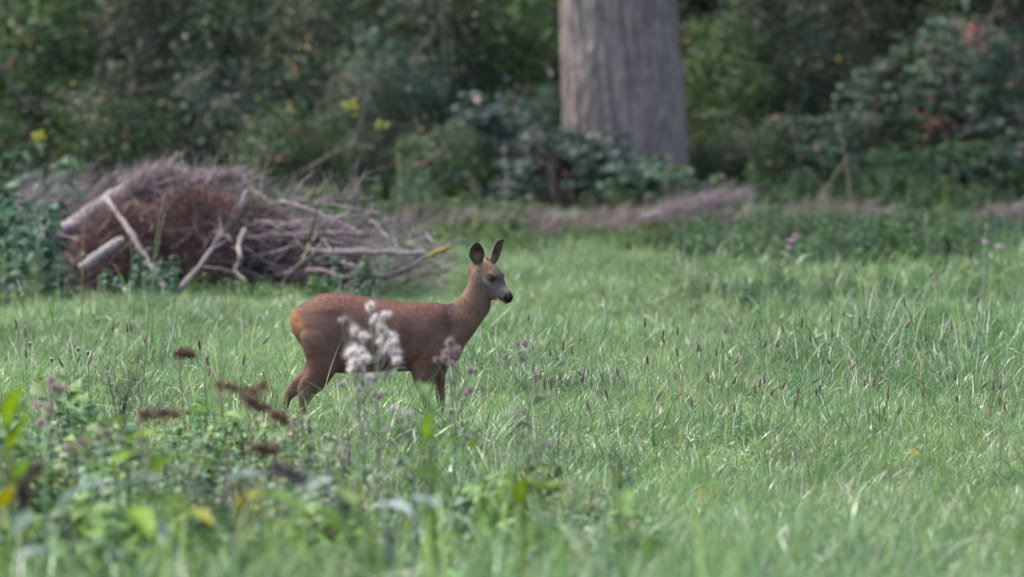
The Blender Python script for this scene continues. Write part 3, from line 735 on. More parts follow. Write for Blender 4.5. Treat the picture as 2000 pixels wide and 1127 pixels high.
for k in range(150):
    right = k % 5 > 0
    cx, cy = (rp.uniform(420, 840), 0) if right else (rp.uniform(140, 440), 0)
    top = np.interp(cx, [100, 240, 340, 480, 620, 750, 860], [455, 370, 340, 375, 400, 425, 470]); cy = rp.uniform(top + 8, 560)
    a = rp.normal() * .55; L = rp.uniform(30, 110) * (1 if right else .8); bend = rp.normal() * 26; y = rp.uniform(41.5, 42.8)
    p0 = (cx - math.cos(a) * L / 2, cy - math.sin(a) * L / 2, y); p2 = (cx + math.cos(a) * L / 2, cy + math.sin(a) * L / 2, y + rp.normal() * .15)
    p1 = (cx + math.sin(a) * bend, cy - abs(math.cos(a) * bend), y)
    if max(p0[1], p2[1]) > 566: continue
    g = rp.random(); c = np.array(GP) * (.55 + .5 * g) if right else np.array(GB) * (.7 + .6 * g)
    stick('twig_stick', LBL[0] if right else LBL[1], [p0, p1, p2], rp.uniform(.003, .0085), .0025, c, 'twig', 'thin twigs of the brush pile', n=9, sides=6, wob=.005, seed=60 + k)
# masses of dead needles and brushwood
def strands(name, label, cat, n, fpos, fdir, ln, wd, cols, seed, curve=.25, seg=3, mat=None, parent=None):
    r = np.random.default_rng(seed); p = fpos(r, n); n = len(p); d = unit(fdir(r, p)); L = (ln * (.5 + r.random(n)))[:, None]
    side = unit(np.cross(d, r.normal(size=(n, 3)))); b = unit(np.cross(d, side)) * curve
    w_ = side * wd
    v = []
    for i in range(seg):
        t = i / seg; c = p + d * L * t + b * L * t * t; v += [c - w_ * (1 - .5 * t), c + w_ * (1 - .5 * t)]
    v.append(p + d * L + b * L)
    m = len(v); v = np.stack(v, 1).reshape(-1, 3); k = np.arange(n)[:, None] * m
    q = np.concatenate([k + [2 * i, 2 * i + 1, 2 * i + 3, 2 * i + 2] for i in range(seg - 1)]); t = k + [2 * seg - 2, 2 * seg - 1, 2 * seg]
    cols = np.asarray(cols); c = cols[r.integers(len(cols), size=n)] * (.6 + .8 * r.random((n, 1)))
    o = mk(name, v, [q, t], mat or M_STRAW, np.repeat(c, m, 0), parent)
    meta(o, label, cat, None, 'stuff'); return o
BRN = [(0.093, 0.046, 0.037), (0.132, 0.065, 0.046), (0.062, 0.037, 0.031), (0.101, 0.065, 0.059)]
def pos_mound(x0, x1, xs, tops, y0, y1, base=566, pw=.6):
    def f(r, n):
        px = r.uniform(x0, x1, n); top = np.interp(px, xs, tops) + 14 * (fbm(np.stack([px / 40, 0 * px, 0 * px], 1), 1, 3) - .5)
        py = top + (base - top) * r.random(n) ** (1 / pw if pw < 1 else pw); y = r.uniform(y0, y1, n)
        return np.array([P(a, b, c) for a, b, c in zip(px, py, y)])
    return f
def clump_dir(sc_, seed, bias=(0, 0, 0), amp=1.0):
    def f(r, p):
        d = np.stack([fbm(p, sc_, 2, seed + 11. * k) - .5 for k in range(3)], 1) * 5 * amp
        return d + np.asarray(bias) + .45 * r.normal(size=p.shape)
    return f
strands('dead_brushwood', 'rust-brown heap of dead conifer brushwood in the left half of the pile', 'brushwood', 30000,
        pos_mound(125, 470, [120, 160, 215, 300, 340, 400, 450, 500], [500, 452, 415, 392, 362, 362, 385, 420], 41.7, 43.2), clump_dir(4, 3.), .07, .0022, BRN, 401)
strands('dead_brushwood', 'darker purplish-brown brushwood in the middle of the pile, behind the poles', 'brushwood', 14000,
        pos_mound(440, 700, [430, 500, 560, 640, 700], [400, 405, 430, 455, 500], 42.2, 43.2), clump_dir(4, 13.), .09, .002, [(0.083, 0.053, 0.050), (0.128, 0.090, 0.090), (0.090, 0.045, 0.038)], 402)
def fan_pos(r, n):
    t = r.random(n); s = r.normal(size=n)
    px = 248 + 95 * t + s * 9; py = 385 - 30 * t - 26 * r.random(n) * (1 - abs(t - .4)) + s * 7
    return np.array([P(a, b, c) for a, b, c in zip(px, py, r.uniform(42.4, 43.0, n))])
strands('dead_brushwood', 'fluffy grey broom of fine dead twigs on top of the pile', 'brushwood', 4200, fan_pos,
        lambda r, p: np.array([.75, -.1, .55]) + .45 * r.normal(size=p.shape), .11, .0024, [(0.195, 0.150, 0.147), (0.150, 0.112, 0.105), (0.270, 0.210, 0.203)], 403)
strands('dead_brushwood', 'thin spray of grey twigs trailing right from the top of the pile', 'brushwood', 900, lambda r, n: np.array([P(a, b, 42.6) for a, b in zip(r.uniform(365, 440, n), r.normal(346, 5, n))]),
        lambda r, p: np.array([1, 0, .02]) + .16 * r.normal(size=p.shape), .16, .0018, [(.26, .19, .19), (.32, .25, .25)], 404)
strands('dead_brushwood', 'grey dry weeds collapsed behind the left end of the pile', 'brushwood', 800, lambda r, n: np.array([P(a, b, c) for a, b, c in zip(r.uniform(20, 190, n), r.normal(400, 26, n), r.uniform(43.5, 45, n))]),
        lambda r, p: np.array([.8, 0, .35]) + .5 * r.normal(size=p.shape), .22, .0022, [(.17, .13, .13), (.22, .17, .17)], 405)
TW = [(.19, .145, .145), (.13, .10, .10), (.24, .19, .185), (.11, .075, .065)]
strands('fine_twigs', 'mass of fine crossing grey twigs over the whole front of the brush pile', 'twigs', 1500,
        pos_mound(110, 600, [110, 160, 215, 300, 340, 400, 450, 520, 600], [500, 455, 415, 395, 350, 355, 380, 400, 425], 41.75, 42.6, 570, .9),
        lambda r, p: np.array([.8, -.1, -.15]) * np.sign(r.normal(size=(len(p), 1))) + .55 * r.normal(size=p.shape), .24, .0030, TW, 406, .3, 4)
strands('fine_twigs', 'loose tangle of fine grey twigs at the right end of the brush pile', 'twigs', 750,
        pos_mound(560, 860, [560, 650, 760, 860], [425, 430, 450, 480], 41.8, 42.8, 560, .9),
        lambda r, p: np.array([1, -.1, -.05]) * np.sign(r.normal(size=(len(p), 1))) + .45 * r.normal(size=p.shape), .26, .0030, TW, 407, .3, 4)
strands('fine_twigs', 'spray of thin bare twigs sticking up from the top of the brush pile', 'twigs', 260,
        lambda r, n: np.array([P(a, np.interp(a, [140, 240, 340, 480, 700], [440, 385, 350, 375, 410]), 42.4) for a in r.uniform(140, 700, n)]),
        lambda r, p: np.array([.3, 0, .8]) + .6 * r.normal(size=p.shape), .24, .0028, TW, 408, .3, 4)
# dark solid core added inside the brushwood, which keeps daylight from showing through
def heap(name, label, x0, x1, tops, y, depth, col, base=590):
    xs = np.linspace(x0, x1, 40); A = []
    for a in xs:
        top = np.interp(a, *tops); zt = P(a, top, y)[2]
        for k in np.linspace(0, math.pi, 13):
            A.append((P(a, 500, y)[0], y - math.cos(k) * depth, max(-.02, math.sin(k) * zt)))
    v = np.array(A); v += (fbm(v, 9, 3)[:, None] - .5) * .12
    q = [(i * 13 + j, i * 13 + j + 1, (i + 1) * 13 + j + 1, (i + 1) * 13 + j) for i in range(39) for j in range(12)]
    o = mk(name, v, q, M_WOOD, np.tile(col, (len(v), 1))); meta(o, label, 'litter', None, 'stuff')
heap('litter', 'dark filler core added at the heart of the brush pile', 130, 700, ([130, 200, 300, 350, 420, 480, 560, 700], [520, 440, 410, 385, 392, 425, 460, 545]), 42.7, .42, (.035, .022, .018))
# low ridge of dead stalks before the hedge
def ridge(name, label, x0, x1, y0, mid, hgt, n, seed, bias, cols):
    def f(r, n_):
        px = r.uniform(x0, x1, n_); y = y0 + .55 * r.normal(size=n_) * .5; x = (px - 1000) / FPX * y
        h = np.interp(px, *hgt) * (1 - np.clip(((y - y0) / .7) ** 2, 0, 1)) * r.random(n_) ** .5
        return np.stack([x, y, terr(x, y) + h + .03], 1)
    hgt = (hgt[0], [h_ * .74 for h_ in hgt[1]])
    strands(name, label, 'dry stalks', n, f, lambda r, p: np.array(bias) + .42 * r.normal(size=p.shape) * [1, 1, .7], .22, .0034, cols, seed, .15)
    xs = np.linspace(x0, x1, 50); A = []
    for a in xs:
        x = (a - 1000) / FPX * y0; h = np.interp(a, *hgt) * .82
        for k in np.linspace(0, math.pi, 11): A.append((x, y0 + .1 - math.cos(k) * .55, terrf(x, y0) - .02 + math.sin(k) * h))
    v = np.array(A); v += (fbm(v, 8, 3)[:, None] - .5) * .10
    q = [(i * 11 + j, i * 11 + j + 1, (i + 1) * 11 + j + 1, (i + 1) * 11 + j) for i in range(49) for j in range(10)]
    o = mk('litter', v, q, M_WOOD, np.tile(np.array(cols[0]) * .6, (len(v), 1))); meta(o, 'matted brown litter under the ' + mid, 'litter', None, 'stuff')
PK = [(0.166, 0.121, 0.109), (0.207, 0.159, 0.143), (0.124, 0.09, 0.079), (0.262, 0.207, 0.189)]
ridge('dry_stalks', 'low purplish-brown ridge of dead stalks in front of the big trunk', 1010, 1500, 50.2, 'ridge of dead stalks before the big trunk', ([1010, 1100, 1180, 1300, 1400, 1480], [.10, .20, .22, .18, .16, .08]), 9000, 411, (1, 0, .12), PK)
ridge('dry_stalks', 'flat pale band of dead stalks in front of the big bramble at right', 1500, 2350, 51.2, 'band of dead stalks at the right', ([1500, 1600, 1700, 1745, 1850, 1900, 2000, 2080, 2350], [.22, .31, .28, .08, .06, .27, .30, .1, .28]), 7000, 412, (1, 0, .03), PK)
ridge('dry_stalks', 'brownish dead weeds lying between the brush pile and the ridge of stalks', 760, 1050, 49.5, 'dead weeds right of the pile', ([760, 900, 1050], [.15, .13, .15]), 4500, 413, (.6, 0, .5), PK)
strands('dry_stalks', 'fan of fine purplish twigs sweeping up at the right end of the stalk ridge', 'dry stalks', 1000,
        lambda r, n: np.array([P(1250 + 160 * t, 426 - 34 * t + 9 * s * (.25 + .9 * math.sin(math.pi * min(1, t * 1.02))), c) for t, s, c in zip(r.random(n), r.normal(size=n), r.uniform(49.2, 49.8, n))]),
        lambda r, p: np.array([1, 0, .28]) + .14 * r.normal(size=p.shape), .28, .0022, [(0.210, 0.158, 0.165), (0.270, 0.210, 0.213), (0.165, 0.120, 0.120)], 414, .12)

# ---- bare stems and canes that show against the hedge
HS = 'bare stems standing in the hedge'
for k, (lb, pts, r0, c) in enumerate([
    ('pale bare stem slanting down at the far left of the hedge', [(-10, 120, 53), (25, 165, 53), (52, 208, 53)], .011, (.13, .105, .10)),
    ('thin dark stem arching left of the slanting pale one', [(35, 110, 53.5), (48, 165, 53.5), (95, 235, 53.5)], .007, (.09, .07, .07)),
    ('thin curved stalk arching over the yellow flowers', [(672, 310, 52.5), (705, 240, 52.5), (722, 165, 52.5), (738, 120, 52.5)], .006, (.16, .12, .11)),
    ('short grey stem lying left of the yellow flowers', [(640, 165, 53), (665, 150, 53), (705, 132, 53)], .008, (.13, .11, .11)),
    ('long thin twig slanting up to the right beneath the yellow flowers', [(595, 335, 51.5), (650, 300, 51.5), (700, 275, 51.5)], .007, (.17, .13, .12)),
    ('purplish stem slanting up between the yellow flowers and the trunk', [(820, 325, 52), (845, 305, 52), (872, 290, 52)], .010, (.15, .09, .10)),
    ('thin bare stem in the upper middle of the hedge', [(800, 130, 54), (840, 70, 54), (880, -10, 54)], .006, (.12, .10, .09)),
    ('thin upright stem left of the big trunk top', [(870, 180, 54), (868, 90, 54), (862, -10, 54)], .006, (.11, .09, .08)),
    ('brown bare cane standing inside the big bramble', [(1862, 195, 55.3), (1852, 150, 55.3), (1848, 95, 55.3)], .012, (.16, .11, .10)),
    ('thin cane rising out of the top of the big bramble', [(1885, 110, 55.3), (1925, 50, 55.3), (1950, -5, 55.3)], .006, (.14, .11, .10)),
    ('purplish leaning stem above the left end of the big bramble', [(1700, 45, 56.5), (1682, 20, 56.5), (1672, -15, 56.5)], .010, (.14, .09, .09)),
    ('dry twig crossing low through the right of the big bramble', [(1870, 268, 54.8), (1915, 248, 54.8), (1960, 232, 54.8)], .008, (.15, .12, .11)),
    ('slender bare stem between the trunk and the bramble', [(1560, 330, 53.5), (1555, 270, 53.5), (1540, 200, 53.5)], .006, (.15, .12, .10)),
    ('thin straw stem in front of the left of the big bramble', [(1600, 400, 50), (1625, 350, 50), (1660, 300, 50)], .006, (.19, .16, .11)),
    ('pale dead stem low in the hedge right of the brush pile', [(945, 420, 51), (935, 385, 51), (922, 350, 51)], .007, (.20, .17, .13)),
    ('reddish dead stem left of the trunk foot', [(1085, 400, 52), (1078, 350, 52), (1070, 300, 52)], .007, (.15, .09, .08))]):
    stick('bare_stem', lb, pts, r0, r0 * .6, c, 'stem', HS, n=10, sides=6, wob=.006, seed=500 + k, twigs=3, twl=.16)
# ================================================================== the roe deer
def loft_rings(rings, n=28):
    """rings: list of (centre, semi-axis A, semi-axis B, squareness); returns closed tube"""
    th = np.linspace(0, 2 * math.pi, n, endpoint=False)
    V = []
    for c, a, b, e in rings:
        ct, st = np.cos(th), np.sin(th)
        cx = np.sign(ct) * np.abs(ct) ** e; sx = np.sign(st) * np.abs(st) ** e
        V.append(np.asarray(c) + cx[:, None] * np.asarray(a) + sx[:, None] * np.asarray(b))
    m = len(rings); v = np.concatenate(V)
    i = np.arange(m - 1)[:, None] * n; j = np.arange(n)[None]; k = (j + 1) % n
    q = np.stack([i + j, i + k, i + n + k, i + n + j], -1).reshape(-1, 4)
    v = np.vstack([v, [rings[0][0]], [rings[-1][0]]]); jj = np.arange(n); kk = (jj + 1) % n
    t = np.concatenate([np.stack([np.full(n, m * n), kk, jj], -1), np.stack([np.full(n, m * n + 1), (m - 1) * n + jj, (m - 1) * n + kk], -1)])
    return v, q, t
def resample(rows, m):
    r = np.array(rows, float); s = np.linspace(0, 1, len(r)); ss = np.linspace(0, 1, m)
    return smooth_path(r, m) if r.shape[1] == 3 else _cr(r, m)
def _cr(r, m):
    e = np.vstack([2 * r[0] - r[1], r, 2 * r[-1] - r[-2]]); out = []
    for s in np.linspace(0, len(r) - 1 - 1e-6, m):
        i = int(s); f = s - i; p0, p1, p2, p3 = e[i:i + 4]
        out.append(.5 * (2 * p1 + (p2 - p0) * f + (2 * p0 - 5 * p1 + 4 * p2 - p3) * f * f + (3 * p1 - p0 - 3 * p2 + p3) * f ** 3))
    return np.array(out)
S = 1 / 423.0
def LX(px): return (px - 780) * S
def LZ(py): return (878 - py) * S
def build_deer():
    dy = 30.0
    acc = Acc()
    # trunk: px, top, bottom, half width
    T = [(569, 617, 637, .018), (573, 607, 648, .04), (583, 599, 664, .068), (600, 589, 690, .094), (617, 578, 712, .108), (636, 573, 722, .118), (660, 573, 727, .124),
         (690, 576, 727, .124), (720, 580, 726.5, .130), (755, 585.5, 724.5, .134), (790, 590, 723.5, .130), (820, 591.5, 724, .118),
         (848, 592, 723, .104), (868, 594, 720, .092), (884, 599, 712, .076), (896, 610, 701, .055), (903, 628, 688, .03)]
    rings = []
    for x, t, b, w_ in _cr(np.array(T, float), 46):
        rings.append(((LX(x), 0, (LZ(t) + LZ(b)) / 2), (0, w_, 0), (0, 0, (LZ(t) - LZ(b)) / 2), .93))
    acc.add(*loft_rings(rings, 40))
    # neck: left edge, right edge (px), half width, centre y
    NK = [(845, 600, 885, 712, .085, 0), (862, 597, 899, 690, .075, -.004), (878, 594, 909, 672, .064, -.008), (892, 587, 922, 655, .055, -.013), (904, 573, 935, 637, .049, -.018),
          (913, 558, 946, 620, .046, -.022), (919, 542, 955, 607, .045, -.026), (923, 528, 959, 594, .045, -.03), (929, 519, 958, 572, .04, -.03)]
    rings = []
    for x0, y0, x1, y1, w_, cy in _cr(np.array(NK, float), 26):
        a = np.array([LX(x0), cy, LZ(y0)]); b = np.array([LX(x1), cy, LZ(y1)])
        rings.append(((a + b) / 2, (0, w_, 0), (b - a) / 2, .95))
    acc.add(*loft_rings(rings, 32))
    # legs: (py, left px, right px, half width, centre y)
    hoof_n = [(790, 585, 602, .017), (800, 585, 599, .015), (825, 587, 599, .0125), (850, 590, 602, .0125), (860, 590, 606, .016), (868, 594, 608, .014), (874, 594, 612, .017), (880, 594, 616, .018)]
    legs = {
        'hn': [(625, 600, 668, .045, -.055), (650, 588, 674, .052, -.066), (680, 594, 672, .052, -.074), (705, 601, 666, .047, -.076), (722, 599, 658, .041, -.074), (738, 589, 647, .034, -.07),
               (752, 583, 636, .029, -.068), (765, 582, 622, .024, -.066), (778, 583, 608, .02, -.066)] + [(a, b, c, d, -.066) for a, b, c, d in hoof_n],
        'hf': [(625, 596, 660, .045, .055), (660, 590, 662, .05, .064), (700, 598, 655, .044, .07), (722, 592, 642, .038, .072), (736, 580, 630, .03, .07), (748, 568, 616, .025, .07),
               (760, 559, 603, .021, .07), (770, 554, 586, .018, .07), (782, 553, 568, .015, .07), (805, 549, 561, .0125, .07), (835, 543, 555, .0125, .07), (850, 541, 556, .016, .07), (862, 544, 560, .014, .07), (872, 544, 566, .018, .07)],
        'fn': [(620, 828, 880, .035, -.05), (650, 812, 888, .042, -.06), (680, 803, 884, .044, -.066), (704, 802, 872, .038, -.066), (722, 804, 861, .032, -.064), (742, 809, 851, .026, -.062),
               (760, 817, 845, .022, -.06), (775, 823, 841, .019, -.06), (790, 826, 840, .017, -.06), (820, 829, 841, .0125, -.06), (850, 832, 843, .0125, -.06), (860, 831, 847, .016, -.06), (868, 834, 848, .014, -.06), (880, 834, 855, .018, -.06)],
        'ff': [(640, 825, 893, .04, .05), (680, 826, 893, .042, .06), (705, 840, 885, .034, .062), (722, 846, 873, .027, .06), (745, 849, 869, .021, .058), (765, 851, 868, .018, .058), (776, 852, 869, .018, .058),
               (795, 854, 867, .014, .058), (825, 856, 866, .0125, .058), (850, 857, 868, .0125, .058), (860, 857, 872, .016, .058), (868, 859, 873, .014, .058), (878, 859, 879, .018, .058)],
    }
    for L in legs.values():
        rings = []
        for y0, x0, x1, w_, cy in _cr(np.array(L, float), len(L) * 3):
            rings.append((((LX(x0) + LX(x1)) / 2, cy, LZ(y0)), ((LX(x1) - LX(x0)) / 2, 0, 0), (0, w_, 0), .95))
        acc.add(*loft_rings(rings, 22))
    # head, in its own frame
    yaw, pit = math.radians(35), math.radians(36)
    F = np.array([math.cos(pit) * math.cos(yaw), -math.cos(pit) * math.sin(yaw), -math.sin(pit)])
    Sd = np.array([math.sin(yaw), math.cos(yaw), 0])            # towards the far side
    U = np.cross(Sd, F); U = -U if U[2] < 0 else U
    H0 = np.array([LX(1000), -.105, LZ(578.5)]) - F * .252
    def hp(a, b, c): return H0 + F * a + U * b + Sd * c
    HD = [(-.012, .006, -.03, .016), (0, .030, -.052, .034), (.025, .048, -.072, .045), (.05, .057, -.096, .0475), (.08, .061, -.110, .046), (.105, .061, -.111, .0465),
          (.13, .055, -.102, .0435), (.155, .042, -.087, .0355), (.18, .030, -.068, .029), (.205, .0215, -.053, .0255), (.228, .016, -.045, .0235), (.245, .012, -.038, .0205), (.256, .003, -.027, .013)]
    rings = []
    for a, t, b, w_ in _cr(np.array(HD, float), 40):
        rings.append((hp(a, (t + b) / 2, 0), Sd * w_, U * (t - b) / 2, .92))
    acc.add(*loft_rings(rings, 32))
    def blob(a, b, c, r, s=(1, 1, 1)):
        th = np.linspace(0, math.pi, 9); R = []
        for t_ in th[1:-1]:
            R.append((hp(a + math.cos(t_) * -r * s[0], b, c), Sd * r * math.sin(t_) * s[2], U * r * math.sin(t_) * s[1], 1))
        acc.add(*loft_rings(R, 12))
    for sg in (-1, 1):
        blob(.124, .036, sg * .033, .018, (1.3, .6, .7))        # brow over the eye
        blob(.108, -.016, sg * .033, .022, (1.4, .8, .7))         # cheek under the eye
        blob(.07, -.04, sg * .030, .034, (1.1, 1.1, .55))          # jaw muscle
        blob(.018, .036, sg * .030, .018, (1, .9, 1))             # ear root
    for sg in (-1, 1):
        blob(.236, -.006, sg * .011, .011, (1, .8, .9))
    blob(.230, -.0435, 0, .013, (1.4, .65, 1.1))                  # lower lip
    # tail root and brisket
    tmp = mesh_data('deer_raw', np.concatenate(acc.v), [np.concatenate(acc.q), np.concatenate(acc.t)], None)
    ob = bpy.data.objects.new('deer_raw', tmp); C.objects.link(ob)
    md = ob.modifiers.new('r', 'REMESH'); md.mode = 'VOXEL'; md.voxel_size = .0038
    sm = ob.modifiers.new('s', 'SMOOTH'); sm.factor = .5; sm.iterations = 7
    dg = bpy.context.evaluated_depsgraph_get(); dg.update()
    me = bpy.data.meshes.new_from_object(ob.evaluated_get(dg))
    bpy.data.objects.remove(ob)
    nv = len(me.vertices); V = np.zeros(nv * 3, np.float32); me.vertices.foreach_get('co', V); V = V.reshape(-1, 3).astype(float)
    nf = len(me.polygons); lt = np.zeros(nf, np.int32); me.polygons.foreach_get('loop_total', lt)
    lo = np.zeros(len(me.loops), np.int32); me.loops.foreach_get('vertex_index', lo)
    Q = lo.reshape(-1, 4) if (lt == 4).all() else None
    if Q is None:
        st = np.concatenate([[0], np.cumsum(lt)[:-1]]); Q = np.stack([lo[st], lo[st + 1], lo[st + 2], lo[st + np.minimum(3, lt - 1)]], -1)[lt == 4]
    bpy.data.meshes.remove(me)
    hd = V - H0; A = hd @ F; B = hd @ U; Cc = hd @ Sd
    inhead = (A > -.03) & (np.abs(Cc) < .075) & (B > -.13) & (B < .09) & (A < .28)
    # eye sockets pressed into the head, muscle and coat relief on the body
    for sg in (-1, 1):
        ec = hp(.1295, .018, sg * .045)
        d = np.linalg.norm((V - ec), axis=1)
        V -= (Sd * sg)[None] * (.006 * np.exp(-(d / .016) ** 2))[:, None]
    nrm_rel = (fbm(V, 9, 3) - .5) * .010 + (fbm(V, 40, 2, 5.) - .5) * .003
    px = 780 + V[:, 0] / S; py = 878 - V[:, 2] / S
    bodyw = np.where(inhead, .15, 1.0)
    V[:, 1] += np.sign(V[:, 1]) * nrm_rel * bodyw
    # gentle hollows: flank, behind the shoulder
    def dent(cx, cy, rx, ry, amt):
        g = np.exp(-((px - cx) / rx) ** 2 - ((py - cy) / ry) ** 2) * bodyw
        V[:, 1] -= np.sign(V[:, 1]) * amt * g
    dent(672, 668, 18, 50, .016); dent(800, 668, 14, 46, .012); dent(880, 640, 18, 30, .008); dent(660, 610, 30, 14, .006)
    dent(838, 660, 24, 40, -.010); dent(625, 640, 26, 40, -.008)

    # coat colours by place on the animal, plus a painted rim light
    def colour(V):
        px = 780 + V[:, 0] / S; py = 878 - V[:, 2] / S
        hd = V - H0; A = hd @ F; B = hd @ U; Cc = hd @ Sd
        c = np.tile(np.array([.17, .098, .078]), (len(V), 1))
        n1 = fbm(V, 7, 3, 2.)[:, None]
        def mix(tgt, k):
            k = np.clip(k, 0, 1)[:, None]; c[:] = c * (1 - k) + np.asarray(tgt) * k
        def bl(cx, cy, rx, ry): return np.exp(-((px - cx) / rx) ** 2 - ((py - cy) / ry) ** 2)
        mix((.185, .098, .074), np.clip((612 - py) / 22, 0, 1) * (px < 880) * .8)        # redder back
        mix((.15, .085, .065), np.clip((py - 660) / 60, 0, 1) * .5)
        mix((.38, .17, .075), np.clip((588 - px) / 18, 0, 1) * np.clip((668 - py) / 40, 0, 1) * .9)   # rump edge
        mix((.42, .25, .13), bl(588, 632, 9, 16) * .75)
        mix((.20, .09, .045), bl(843, 700, 46, 12) * .55)
        mix((.12,.062,.052), bl(872, 612, 12, 20) * .6)
        mix((.055, .045, .055), bl(880, 596, 11, 7) * .9)                                 # dark collar spot
        neck = np.clip((px - 885) / 25, 0, 1)
        mix((.185, .118, .08), neck * .7)
        mix((.23, .125, .06), bl(948, 590, 14, 14) * .9 * (B < -.05))
        mix((.28,.18,.11), bl(922, 545, 8, 26) * .7)  # rim light along the nape, painted into the coat
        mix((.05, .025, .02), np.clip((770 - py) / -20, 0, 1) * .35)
        h = np.clip((A + .0) / .05, 0, 1) * np.clip((B + .085 + .6 * (A - .05)) / .05, 0, 1) * (np.abs(Cc) < .08) * np.clip((B + .150) / .05, 0, 1) * (B < .1) * (A < .3)
        mix((.205,.145,.11), h * .85)
        mix((.29,.205,.165), h * np.clip((B - .02) / .03, 0, 1) * np.clip((.08 - A) / .06, 0, 1) * .9)      # crown of the head
        mix((.165,.132,.125), h * np.clip((A - .10) / .06, 0, 1) * np.clip((B + .075) / .05, .25, 1) * .85)                     # grey face
        mix((.27,.235,.23), h * np.clip((A - .185) / .02, 0, 1) * np.clip((.225 - A) / .015, 0, 1) * np.clip((B + .005) / .02, 0, 1) * .8)
        mix((.075, .055, .055), h * np.exp(-((A - .155) / .03) ** 2 - ((B - .035) / .016) ** 2) * .8)
        mix((.30,.265,.26), h * np.exp(-((A - .115) / .020) ** 2 - ((B + .007) / .009) ** 2) * .6)
        mix((.05, .038, .035), h * np.exp(-((A - .145) / .009) ** 2 - ((B - .009) / .010) ** 2) * .6)
        mix((.05, .038, .035), h * np.exp(-((A - .132) / .02) ** 2 - ((B - .032) / .004) ** 2) * .7)
        for q in (.025, .06):
            mix((.07, .045, .04), h * np.exp(-((A - .035) / .014) ** 2 - ((np.abs(Cc) - .026) / .006) ** 2) * np.clip(B / .03, 0, 1) * .35)
        mix((.012, .010, .012), h * np.clip((A - .222) / .008, 0, 1) * np.clip((B + .03) / .006, 0, 1))   # muzzle
        mix((.03, .022, .022), h * np.exp(-((A - .215) / .014) ** 2 - ((B + .032) / .006) ** 2))
        mix((.62, .60, .58), h * np.clip((A - .192) / .014, 0, 1) * np.clip((-.0375 - B) / .004, 0, 1))   # white chin
        c *= 1 - .16 * h[:, None]
        c *= (.72 + .56 * n1) * np.array([1.03, .97, .90])
        c *= (.80 + .40 * fbm(V * np.array([.25, 1, 1]), 42, 2, 8.)[:, None])
        return c
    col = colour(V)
    root = empty('roe_deer', tuple(P(780, 878, dy) * [1, 1, 0]), 0,
                 'brown roe deer standing side-on in the meadow with its head up and ears raised', 'deer')
    # ears are thin shells set into the same skin
    def ear(base, tip, face, wid, cup, sg):
        base = np.asarray(base); tip = np.asarray(tip)
        ax = unit(tip - base); ln = np.linalg.norm(tip - base)
        face = np.asarray(face, float); face = unit(face - ax * (face @ ax)); sd = np.cross(ax, face)
        nu, nv_ = 22, 15; out = []
        for side in (0, 1):
            G = []
            for i in range(nu):
                t = i / (nu - 1)
                w_ = wid * (.42 + .58 * min(1, t / .38) ** .8) * (1 - max(0, (t - .42) / .58) ** 2.1) ** .75 if t < 1 else 0
                for j in range(nv_):
                    u = (j / (nv_ - 1) * 2 - 1)
                    ph = u * (1.55 - .75 * t) * cup
                    x = math.sin(ph) * w_ / max(.6, math.sin(min(1.5, (1.55 - .75 * t) * cup)))
                    z = (math.cos(ph) - 1) * -w_ * .85
                    th_ = .0022 * (1 - u * u * .7) * (1 - t * .5)
                    G.append(base + ax * (ln * t) + sd * x + face * (z - w_ * .55 + (th_ if side == 0 else -th_)) + face * (.012 * t * t))
            out.append(np.array(G))
        v = np.vstack(out); n1 = nu * nv_; q = []
        for i in range(nu - 1):
            for j in range(nv_ - 1):
                a = i * nv_ + j
                q.append((a, a + 1, a + nv_ + 1, a + nv_)); q.append((n1 + a, n1 + a + nv_, n1 + a + nv_ + 1, n1 + a + 1))
            for j in (0, nv_ - 1):
                a = i * nv_ + j; b = a + nv_
                q.append((a, b, n1 + b, n1 + a) if j == 0 else (a, n1 + a, n1 + b, b))
        u = np.tile(np.linspace(-1, 1, nv_), nu * 2); t = np.tile(np.repeat(np.linspace(0, 1, nu), nv_), 2)
        inner = np.repeat([1, 0], n1)
        c = np.where(inner[:, None] > 0, np.array([.10, .065, .045]), np.array([.16, .095, .07]))
        k = (np.exp(-((u - .1) / .45) ** 2 - ((t - .30) / .2) ** 2) * inner)[:, None]; c = c * (1 - k) + np.array([.24, .17, .12]) * k
        k = (np.exp(-((u - .25) / .3) ** 2 - ((t - .52) / .12) ** 2) * inner)[:, None] * .8; c = c * (1 - k) + np.array([.02, .014, .012]) * k
        rim = np.clip((np.abs(u) - .86) / .1, 0, 1) + np.clip((t - .93) / .05, 0, 1); k = np.clip(rim, 0, 1)[:, None]
        c = c * (1 - k) + np.array([.045, .028, .025]) * k
        return v, np.array(q), c
    parts = [ear(np.array([LX(935), -.080, LZ(513)]), np.array([LX(928), -.15, LZ(468)]), (.25, -1, .1), .0365, 1.0, -1),
             ear(np.array([LX(960), -.02, LZ(513)]), np.array([LX(980.5), .06, LZ(468)]), (.85, -.48, -.1), .038, 1.0, 1)]
    n0 = len(V); VV = [V]; QQ = [Q]; CC = [col]
    for v, q, c in parts:
        VV.append(v); QQ.append(q + n0); CC.append(c); n0 += len(v)
    V2 = np.vstack(VV); Q2 = np.vstack(QQ); C2 = np.vstack(CC)
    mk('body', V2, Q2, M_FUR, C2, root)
    # coat of short hairs
    me = None
    a, b, c_, d_ = (V2[Q2[:, k]] for k in range(4))
    fn = np.cross(c_ - a, d_ - b); ar = np.linalg.norm(fn, axis=1); fn = fn / (ar[:, None] + 1e-12)
    n = 190000
    fi = RNG.choice(len(Q2), n, p=ar / ar.sum()); u, v_ = RNG.random((2, n, 1))
    p = a[fi] * (1 - u) * (1 - v_) + b[fi] * u * (1 - v_) + c_[fi] * u * v_ + d_[fi] * (1 - u) * v_
    cc = C2[Q2[fi, 0]]; nn = fn[fi]
